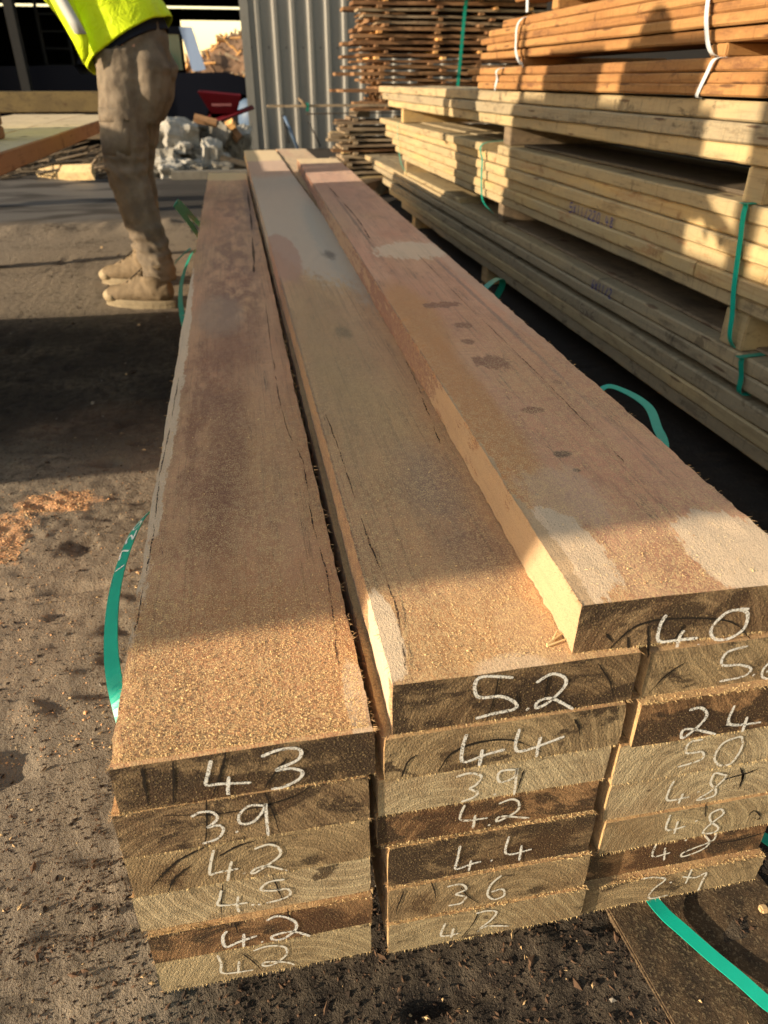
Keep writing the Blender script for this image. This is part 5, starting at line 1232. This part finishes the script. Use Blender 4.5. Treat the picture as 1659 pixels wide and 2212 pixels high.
# dark work truck parked in the shed doorway
M['navy_paint'] = plain('dark_navy_paint', (.003, .004, .010), .55, nz=.1)
M['navy_paint'].node_tree.nodes['Principled BSDF'].inputs['Specular IOR Level'].default_value = .1
gl = NT('tinted_glass'); gl.b.inputs['Roughness'].default_value = .08; M['glass'] = gl.done((.02, .075, .075)); gl.b.inputs['Specular IOR Level'].default_value = .6
M['tyre'] = plain('tyre_rubber', (.012, .012, .012), .9)
M['pillar'] = plain('pale_blue_paint', (.30, .40, .62), .4, nz=.05)
tk = empty('pickup_truck', (-.9, 12.8, 0)); tag(tk, 'dark navy pickup truck half hidden in the black shed opening, facing right', 'truck')
def tkl(mb):
    for v in mb.v: v.x *= 1.28; v.z = max(.0, .85+(v.z-.85)*1.28) if v.z > .45 else v.z*.75; v.y += 2.6
    for i in range(len(mb.v)): mb.v[i] = mb.v[i]-Vector((-.9, 12.8, 0))
    return mb
mb = MB()
def extr(poly, y0, y1, mi=0):
    n = len(poly); vs = [(x, y0, z) for x, z in poly]+[(x, y1, z) for x, z in poly]
    mb.add(vs, [tuple(range(n)), tuple(range(n, 2*n))[::-1]]+[(i, n+i, n+(i+1) % n, (i+1) % n) for i in range(n)], mi)
extr([(-3.6, .42), (-3.6, .95), (-1.55, .98), (-1.50, .90), (.02, .92), (.30, .86), (.62, .78), (.68, .62), (.66, .40), (.2, .38), (-.4, .38), (-2.6, .38)], 9.45, 11.1)
tkl(mb).build('body', M['navy_paint'], tk)
mb = MB(); extr([(-1.52, .99), (-1.40, 1.30), (-1.22, 1.345), (-.42, 1.335), (-.30, 1.325), (-.285, 1.265), (-1.2, 1.275), (-1.30, 1.24), (-1.38, 1.0)], 9.52, 11.03)
tkl(mb).build('cab_roof', M['navy_paint'], tk)
mb = MB(); extr([(-.84, .93), (-.84, 1.28), (-.72, 1.28), (-.72, .93)], 9.50, 9.60); tkl(mb).build('door_pillar', M['navy_paint'], tk)
mb = MB(); extr([(-.415, 1.33), (-.285, 1.33), (-.185, .945), (-.265, .93), (-.33, .93)], 9.50, 9.56); tkl(mb).build('windscreen_pillar', M['pillar'], tk)
mb = MB(); mb.box(-.70, -.43, 9.57, 9.575, .94, 1.27); tkl(mb).build('side_window', M['glass'], tk)
mb = MB(); mb.box(-1.30, -.86, 9.57, 9.575, .94, 1.27); tkl(mb).build('side_window', M['glass'], tk)
for x, y in ((-2.75, 9.45), (.10, 9.45), (-2.75, 10.9), (.10, 10.9)):
    mb = MB(); mb.tube([(x, y, .36), (x, y+.22, .36)], [.36, .36], 24); w_ = tkl(mb).build('wheel', M['tyre'], tk, smooth=False)
    mb = MB(); mb.tube([(x, y-.004, .36), (x, y+.02, .36)], [.19, .19], 16); tkl(mb).build('rim', M['steel'], w_)
# dark racking and ladder inside
mb = MB()
for x in (-2.7, -2.3): mb.box(x, x+.04, 13.9, 13.95, 0, 2.1)
for i in range(9): mb.box(-2.65, -2.30, 13.905, 13.945, .15+.22*i, .175+.22*i)
tag(mb.build('steel_ladder', M['steel'], loc=(-2.5, 13.9, 0)), 'black ladder barely visible inside the dark shed', 'ladder')
beam(-4.5, -.4, 9.10, 9.30, .30, .43, 'brown beam lying low in front of the truck', 'beams by the shed').data.materials[0] = M['rack_dark']
for x in (-4.0, -1.2):
    mb = MB(); mb.box(x, x+.1, 9.12, 9.28, -.01, .298); tag(mb.build('support_block', M['rack_dark'], loc=(x, 9.12, 0)), '%s block under the low brown beam in front of the truck' % ('left' if x < -2 else 'right'), 'block', 'blocks under the low beam')

# wood-waste mound beyond the shed
def mound():
    mb = MB(); N = 60; vs = []
    cx, cy = 1.3, 27.0
    for j in range(N+1):
        for i in range(N+1):
            x = -5+10*i/N; y = -5+10*j/N; d = math.sqrt((x/4.6)**2+(y/4.6)**2)
            z = max(0, 1-d)**.8*2.35
            z += (mn.noise(Vector((x*1.3, y*1.3, 0)))*.28+mn.noise(Vector((x*4, y*4, 5)))*.12)*min(1, z)
            vs.append((cx+x, cy+y, z-.02))
    mb.add(vs, [(j*(N+1)+i, j*(N+1)+i+1, (j+1)*(N+1)+i+1, (j+1)*(N+1)+i) for j in range(N) for i in range(N)], 0)
    r = random.Random(4)
    for _ in range(1500):
        k = r.randrange(len(vs)); v = Vector(vs[k])
        if v.z < .1: continue
        a = Vector((r.uniform(-1, 1), r.uniform(-1, .3), r.uniform(-.9, .9))).normalized(); L = r.uniform(.08, .55); wv = r.uniform(.015, .06)
        mb.tube([v-a*L/2, v+a*L/2+Vector((0, 0, .06))], [wv, wv*.8], 4, mi=r.choice((0, 0, 1, 2, 1)))
    return tag(mb.build('wood_waste_mound', [M['mound'], M['off_end'], M['off_grey']]), 'brown mound of bark, chips and broken sticks seen through the shed', 'mound', kind='stuff')
M['mound'] = plain('brown_wood_waste', (.17, .105, .065), .95, nz=.6, scale=4, bump=1.0, bscale=14)
mound()

# ------------------------------------------------------------------ rubble, barrow, drum
M['concrete'] = plain('broken_pale_concrete', (.30, .29, .265), .95, nz=.45, scale=14, bump=1.0, bscale=30)
M['concrete_d'] = plain('dirty_concrete', (.15, .14, .12), .9, nz=.4, scale=10, bump=.8, bscale=30)
def rock(c, s, rz, tilt, seed, mat, lab, nm='concrete_lump', cat='concrete lump', grp='broken concrete lumps'):
    r = random.Random(seed); bm = bmesh.new(); bmesh.ops.create_cube(bm, size=1.0)
    bmesh.ops.subdivide_edges(bm, edges=bm.edges[:], cuts=6, use_grid_fill=True)
    for v in bm.verts:
        n_ = v.co.normalized(); v.co = v.co.lerp(n_*.62, .22)
        v.co += n_*mn.noise(v.co*2.1+Vector((seed*3.1, 0, 0)))*.26 + n_*mn.noise(v.co*5+Vector((seed, 0, 0)))*.12 + n_*mn.noise(v.co*14+Vector((seed, 5, 0)))*.05
        v.co = Vector((v.co.x*s[0], v.co.y*s[1], v.co.z*s[2]))
    me = bpy.data.meshes.new(nm); bm.to_mesh(me); bm.free(); me.materials.append(M[mat])
    o = bpy.data.objects.new(nm, me); scene.collection.objects.link(o); o.location = c; o.rotation_euler = (tilt, tilt*.5, rz)
    return tag(o, lab, cat, grp)
RK = [((-.50, 8.75, .37), (.34, .25, .22), .4, .3, 'concrete', 'biggest smooth white lump on top of the rubble heap'),
      ((-.72, 8.80, .30), (.30, .28, .20), .1, .1, 'concrete_d', 'grey speckled lump at the upper left of the rubble heap'),
      ((-.70, 8.5, .12), (.34, .26, .20), -.2, -.2, 'concrete', 'flat white block at the left of the rubble heap'),
      ((-.43, 8.7, .18), (.40, .24, .15), .1, .1, 'concrete_d', 'long grey block in the middle of the rubble heap'),
      ((-.21, 8.6, .14), (.22, .22, .28), .3, .2, 'concrete', 'upright white lump in the middle of the rubble heap'),
      ((-.06, 9.0, .27), (.26, .24, .30), .9, .5, 'concrete_d', 'brownish grey tilted lump right of the upright white one'),
      ((.10, 9.25, .22), (.20, .16, .34), .2, .4, 'concrete', 'smooth pale slab leaning by the shed corner'),
      ((-.45, 8.45, .08), (.22, .18, .14), .8, .1, 'concrete', 'small white lump at the foot of the heap under the long grey block'),
      ((-.62, 8.25, .06), (.20, .16, .13), .2, .1, 'concrete', 'white lump at the front left foot of the heap'),
      ((-.84, 8.6, .07), (.18, .16, .12), .5, .1, 'concrete', 'leftmost small white lump beside the worker\'s leg'),
      ((-.33, 8.3, .05), (.16, .14, .11), 1.1, .1, 'concrete_d', 'small grey lump at the front of the heap'),
      ((-.10, 8.40, .06), (.20, .15, .11), .1, .1, 'concrete_d', 'small dirty lump behind the grey kerb'),
      ((-.28, 9.05, .40), (.20, .16, .11), .4, .4, 'concrete_d', 'little dirty lump high in the middle of the heap'),
      ((-.58, 9.15, .16), (.36, .3, .26), .4, .1, 'concrete_d', 'grey lump at the back of the heap')]
for i, (c, s, rz, ti, mt, lab) in enumerate(RK): rock(c, s, rz, ti, i+2, mt, lab)
r = random.Random(33)
for i in range(26):
    x = r.uniform(-.9, .12); y = r.uniform(8.25, 9.1); s_ = r.uniform(.05, .13); z = max(s_*.3, .38*(1-abs(x+.45)/.62)*r.random())
    rock((x, y, z), (s_*1.3, s_, s_*.8), r.uniform(0, 3), r.uniform(-.5, .5), 40+i, r.choice(('concrete', 'concrete', 'concrete_d')), 'small broken concrete fragment in the rubble heap', grp='small concrete fragments')
for p0, p1, w, mt, l in (((-.12, 8.5, .13), (.26, 8.55, .03), .055, 'rack_dark', 'brown plank end leaning on the heap by the grey kerb'), ((-.35, 8.95, .50), (-.12, 8.9, .45), .045, 'off_brown', 'short brown stick on top of the rubble heap'), ((-.02, 8.85, .42), (.06, 8.8, .46), .05, 'off_end', 'short orange offcut on top of the rubble heap'),
                         ((-.02, 8.9, .44), (.10, 8.85, .30), .06, 'off_brown', 'brown offcut leaning right of the orange one')):
    mb = MB(); mb.tube([p0, p1], [w, w*.9], 4, rad2=[w*.6, w*.6]); tag(mb.build('wood_offcut', M[mt], loc=p0), l, 'offcut', 'offcuts on the rubble')
mb = MB(); mb.box(-.60, .30, 8.02, 8.16, -.01, .075, bev=.012)
tag(mb.build('concrete_kerb', M['concrete_d'], loc=(-.15, 8.02, 0)), 'long grey concrete kerb lying in front of the rubble', 'kerb')
# wheelbarrow
M['red'] = plain('red_barrow_paint', (.08, .0025, .007), .45, nz=.15)
wbr = empty('wheelbarrow', (-.05, 9.6, 0)); tag(wbr, 'red wheelbarrow tipped among the rubble by the shed corner', 'wheelbarrow')
def wl(mb):
    for i in range(len(mb.v)): mb.v[i] = mb.v[i]-Vector((-.05, 9.6, 0))
    return mb
mb = MB(); top = [(-.30, 9.35, .735), (.17, 9.35, .695), (.17, 9.95, .70), (-.30, 9.95, .74)]; bot = [(-.18, 9.48, .525), (.10, 9.48, .515), (.10, 9.85, .515), (-.18, 9.85, .525)]
mb.add(top+bot, [(0, 4, 5, 1), (1, 5, 6, 2), (2, 6, 7, 3), (3, 7, 4, 0), (4, 7, 6, 5)])
tr_ = wl(mb).build('tray', M['red'], wbr); tr_.modifiers.new('s', 'SOLIDIFY').thickness = .012
mb = MB(); mb.box(-.10, .05, 9.395, 9.400, .60, .622); wl(mb); 
mb2 = MB()
for i in range(10): mb2.box(-.16+.022*i, -.146+.022*i, 9.398, 9.401, .598, .622)
M['red_print'] = plain('faded_print', (.26, .10, .11), .7); wl(mb2).build('faded_lettering', M['red_print'], tr_)
for y in (9.42, 9.88):
    mb = MB(); mb.tube([(.30, y, .58), (.05, y, .50), (-.22, y, .42), (-.42, y+(.1 if y < 9.6 else -.1), .26)], .017, 8); wl(mb).build('handle', M['red'], wbr, smooth=True)
    mb = MB(); mb.tube([(-.20, y, .50), (-.22, y, .28), (-.10, y, .02)], .013, 8); wl(mb).build('leg', M['red'], wbr, smooth=True)
mb = MB(); mb.tube([(-.50, 9.60, .20), (-.50, 9.70, .20)], .19, 20); ww_ = wl(mb).build('wheel', M['tyre'], wbr)
# blue-grey drum behind the corner
M['drum'] = plain('blue_grey_plastic', (.09, .14, .23), .5, nz=.15)
mb = MB(); mb.tube([(.40, 12.12, 0), (.40, 12.12, .03), (.40, 12.12, .30), (.40, 12.12, .32), (.40, 12.12, .56), (.40, 12.12, .62)], [.24, .255, .255, .265, .255, .16], 28)
tag(mb.build('drum', M['drum'], loc=(.40, 12.12, 0), smooth=True), 'blue-grey drum just behind the corner of the corrugated wall', 'drum')
for p0, p1, r_, mt, l in (((.765, 11.35, .42), (.93, 11.3, .0), .022, 'drum', 'blue-grey pipe leaning on the corrugated wall'), ((1.10, 11.4, .34), (1.24, 11.3, .05), .010, 'steel', 'thin dark rod leaning on the corrugated wall'), ((.745, 11.4, .43), (.79, 11.2, .10), .014, 'steel', 'dark rod leaning beside the blue-grey pipe')):
    mb = MB(); mb.tube([p0, p1], r_, 10); tag(mb.build('pipe', M[mt], loc=p1, smooth=True), l, 'pipe')

# brushwood and offcuts on the ground behind the worker
mb = MB(); r = random.Random(9)
for _ in range(420):
    x = r.uniform(-2.9, -.95); y = r.uniform(8.2, 10.2); a = r.uniform(-.5, .5) + (math.pi/2 if r.random() < .25 else 0); L = r.uniform(.08, .5)
    z = max(.01, .16*math.sin(math.pi*(x+2.9)/2)*r.random()); t = r.uniform(.004, .018)
    mb.tube([(x, y, z), (x+math.cos(a)*L, y+math.sin(a)*L, z+r.uniform(-.03, .10))], [t, t*.5], 4, mi=r.choice((0, 0, 0, 1)))
tag(mb.build('brushwood', [M['rack_dark'], M['off_grey']]), 'tangle of dark sticks and bark on the ground behind the platform', 'brushwood', kind='stuff')
for (x0, y0, x1, y1, w, mt, l) in ((-1.95, 8.6, -1.30, 7.9, .07, 'rack_pale', 'pale plank lying on the ground left of the worker'), (-1.15, 9.3, -1.6, 9.8, .05, 'off_grey', 'grey plank sticking out of the brushwood'), (1.0, 6.4, 1.9, 7.3, .07, 'off_brown', 'brown plank on the ground by the far end of the rack'),
                                   (.75, 6.9, 1.5, 6.6, .05, 'off_grey', 'grey plank lying crosswise past the end of the pile'), (.9, 5.6, 1.25, 6.5, .05, 'rack_dark', 'dark plank leaning at the foot of the rack')):
    mb = MB(); mb.tube([(x0, y0, .03), (x1, y1, .10)], [w, w], 4, rad2=[w*.35]*2); tag(mb.build('loose_plank', M[mt], loc=(x0, y0, 0)), l, 'plank', 'loose planks on the ground')

# ------------------------------------------------------------------ stack of stickered rough boards in front of the wall
r = random.Random(21)
def off_board(x0, x1, y0, y1, z0, z1, mt, lab, grp, bend=0):
    n = 10; vs = []; fs = []
    sd = r.random()*40
    for i in range(n+1):
        u = i/n; x = x0+(x1-x0)*u
        e = mn.noise(Vector((x*3, sd, 0)))*.012; dz = math.sin(math.pi*u)*bend + mn.noise(Vector((sd, x*2.5, 0)))*.006
        vs += [(x, y0+e, z0+dz), (x, y1, z0+dz), (x, y1, z1+dz), (x, y0+e+mn.noise(Vector((x*9, sd, 2)))*.01, z1+dz)]
    for i in range(n):
        for j in range(4): fs.append((i*4+j, i*4+(j+1) % 4, (i+1)*4+(j+1) % 4, (i+1)*4+j))
    fs += [(0, 3, 2, 1), (n*4, n*4+1, n*4+2, n*4+3)]
    loc = (x0, y0, z0)
    return tag(mesh_obj('rough_board', [Vector(v)-Vector(loc) for v in vs], [f[::-1] for f in fs], M[mt], None, loc), lab, 'rough board', grp)
GSX = 'rough boards of the stickered stack'
mats_ = ['off_brown', 'off_grey', 'off_brown', 'off_brown', 'off_grey', 'off_brown']
ORD = ['first', 'second', 'third', 'fourth', 'fifth', 'sixth', 'seventh', 'eighth', 'ninth', 'tenth', 'eleventh', 'twelfth', 'thirteenth', 'fourteenth', 'fifteenth', 'sixteenth', 'seventeenth', 'eighteenth', 'nineteenth', 'twentieth']
ORD += ['twenty-'+w for w in ORD[:9]]+['thirtieth']+['thirty-'+w for w in ORD[:9]]
ROW = ['front', 'middle', 'back']; PLC = ['leftmost', 'second from left', 'third from left', 'rightmost']
z = .62; lay = 0
STL = 'rough board in the tall stickered stack in front of the corrugated wall, behind the rack'
while z < 2.05:
    th = r.choice((.018, .022, .026)); xl = 1.06+abs(mn.noise(Vector((lay*.83, 0, 0))))*.5 - (.10 if lay in (1, 3) else 0)
    yf = 7.0+r.uniform(-.03, .03)
    for q in range(3):
        mt = r.choice(mats_) if q == 0 else 'off_brown'
        off_board(xl+r.uniform(-.05, .18)*q, 3.4+r.uniform(-.2, .2), yf+.28*q, yf+.28*q+r.uniform(.16, .24), z, z+th, mt, '%s board of the %s layer up the tall stickered stack' % (ROW[q], ORD[lay]), GSX, r.uniform(-.006, .006))
    sx = [1.32, 1.72, 2.15, 2.6] if lay % 2 else [1.28, 1.78, 2.2, 2.55]
    for k, x in enumerate(sx):
        mb = MB(); w = r.uniform(.022, .045); xx = x+r.uniform(-.04, .06)
        mb.box(xx, xx+w, 6.955+r.uniform(-.05, .03), 7.9, z+th+.001, z+th+.021)
        tag(mb.build('sticker', M['off_end' if r.random() < .16 else 'off_brown'], loc=(xx, 6.97, z+th)), '%s sticker on the %s layer up the tall stickered stack' % (PLC[k], ORD[lay]), 'sticker', 'stickers of the tall stack')
    z += th+.022; lay += 1
# boards pack of pale ends low in the stack and the wide pale offcut
for k in range(4):
    off_board(1.86+.03*k, 2.55, 6.70+.03*k, 7.0, 1.46+.026*k, 1.482+.026*k, 'rack_yellow', 'pale board jutting from the stickered stack, %s of four' % ['lowest', 'second', 'third', 'top'][k], 'pale boards jutting from the stack', 0)
# lower heap that reaches further left
GSL = 'rough boards of the low heap'
z = .10; lay = 0
while z < .55:
    th = r.choice((.018, .024)); xl = .80+r.uniform(-.02, .16)
    for q in range(2):
        off_board(xl+.05*q, 2.9, 6.9+.26*q+r.uniform(-.03, .03), 7.08+.26*q, z, z+th, r.choice(('off_brown', 'off_grey', 'rack_pale', 'off_grey')), '%s board of the %s layer up the low heap' % (ROW[q], ORD[lay]), GSL, r.uniform(-.004, .004))
    for k, x in enumerate((1.0, 1.45, 2.0)):
        mb = MB(); xx = x+r.uniform(-.05, .05); mb.box(xx, xx+.04, 6.88, 7.4, z+th+.001, z+th+.022)
        tag(mb.build('sticker', M['off_grey'], loc=(xx, 6.9, z+th)), '%s sticker on the %s layer up the low heap' % (('left', 'middle', 'right')[k], ORD[lay]), 'sticker', 'stickers of the low heap')
    z += th+.023; lay += 1
off_board(.33, 2.2, 6.85, 6.93, .655, .672, 'off_grey', 'long thin pole-like board sticking far out to the left from the stickered stack', 'long boards sticking out', 0)
off_board(.66, 2.2, 6.95, 7.05, .600, .606, 'rack_dark', 'long thin dark board just below the one sticking far out', 'long boards sticking out', 0)
mb = MB(); mb.tube([(.585, 6.86, .72), (.62, 6.84, .69), (.645, 6.84, .66)], [.012, .014, .01], 6); tag(mb.build('twig', M['off_grey'], loc=(.6, 6.85, .68)), 'short bent twig on the long board that sticks out', 'twig')
band('packing_strap', [(.655, 6.96, .685), (.655, 6.845, .685), (.656, 6.835, .66), (.655, 6.845, .625)], (.022, 0, 0), .001, M['strap_dark'], label='scrap of green strap tied round the long board that sticks out', cat='strap')
band('packing_strap', [(2.04, 6.98, 2.1), (2.02, 6.93, 1.9), (2.015, 6.94, 1.62), (2.01, 6.68, 1.58), (1.99, 6.68, 1.45), (2.00, 6.93, 1.40), (1.98, 6.94, 1.1), (1.965, 6.95, .8)], (.028, 0, 0), .0015, M['strap_dark'], label='long dark green strap hanging down the front of the stickered stack', cat='strap')
band('packing_strap', [(2.62, 6.94, 1.3), (2.60, 6.94, 1.0), (2.6, 6.95, .8)], (.028, 0, 0), .0015, M['strap_dark'], label='second dark green strap on the stickered stack, near the white strap', cat='strap')
# supports under the tall stack
for x, wq in ((.95, 'left'), (1.9, 'middle'), (2.8, 'right')):
    mb = MB(); mb.box(x, x+.1, 6.9, 7.5, -.01, .098); tag(mb.build('timber_bearer', M['rack_dark'], loc=(x, 6.9, 0)), wq+' dark bearer on the ground under the low heap', 'bearer', 'bearers under the low heap')
    mb = MB(); mb.box(x+.15, x+.25, 6.96, 7.5, z+.002 if z < .618 else .6, .619); tag(mb.build('timber_bearer', M['rack_dark'], loc=(x+.15, 6.96, .58)), wq+' dark bearer between the low heap and the tall stickered stack', 'bearer', 'bearers under the tall stack')

# black sheet added behind the rack so the gaps between packs read dark
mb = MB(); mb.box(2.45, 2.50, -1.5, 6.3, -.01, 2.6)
tag(mb.build('gap_shade_sheet', M['black'], loc=(2.45, 2, 0)), 'added black sheet behind the rack, darkening the gaps between packs', 'wall')
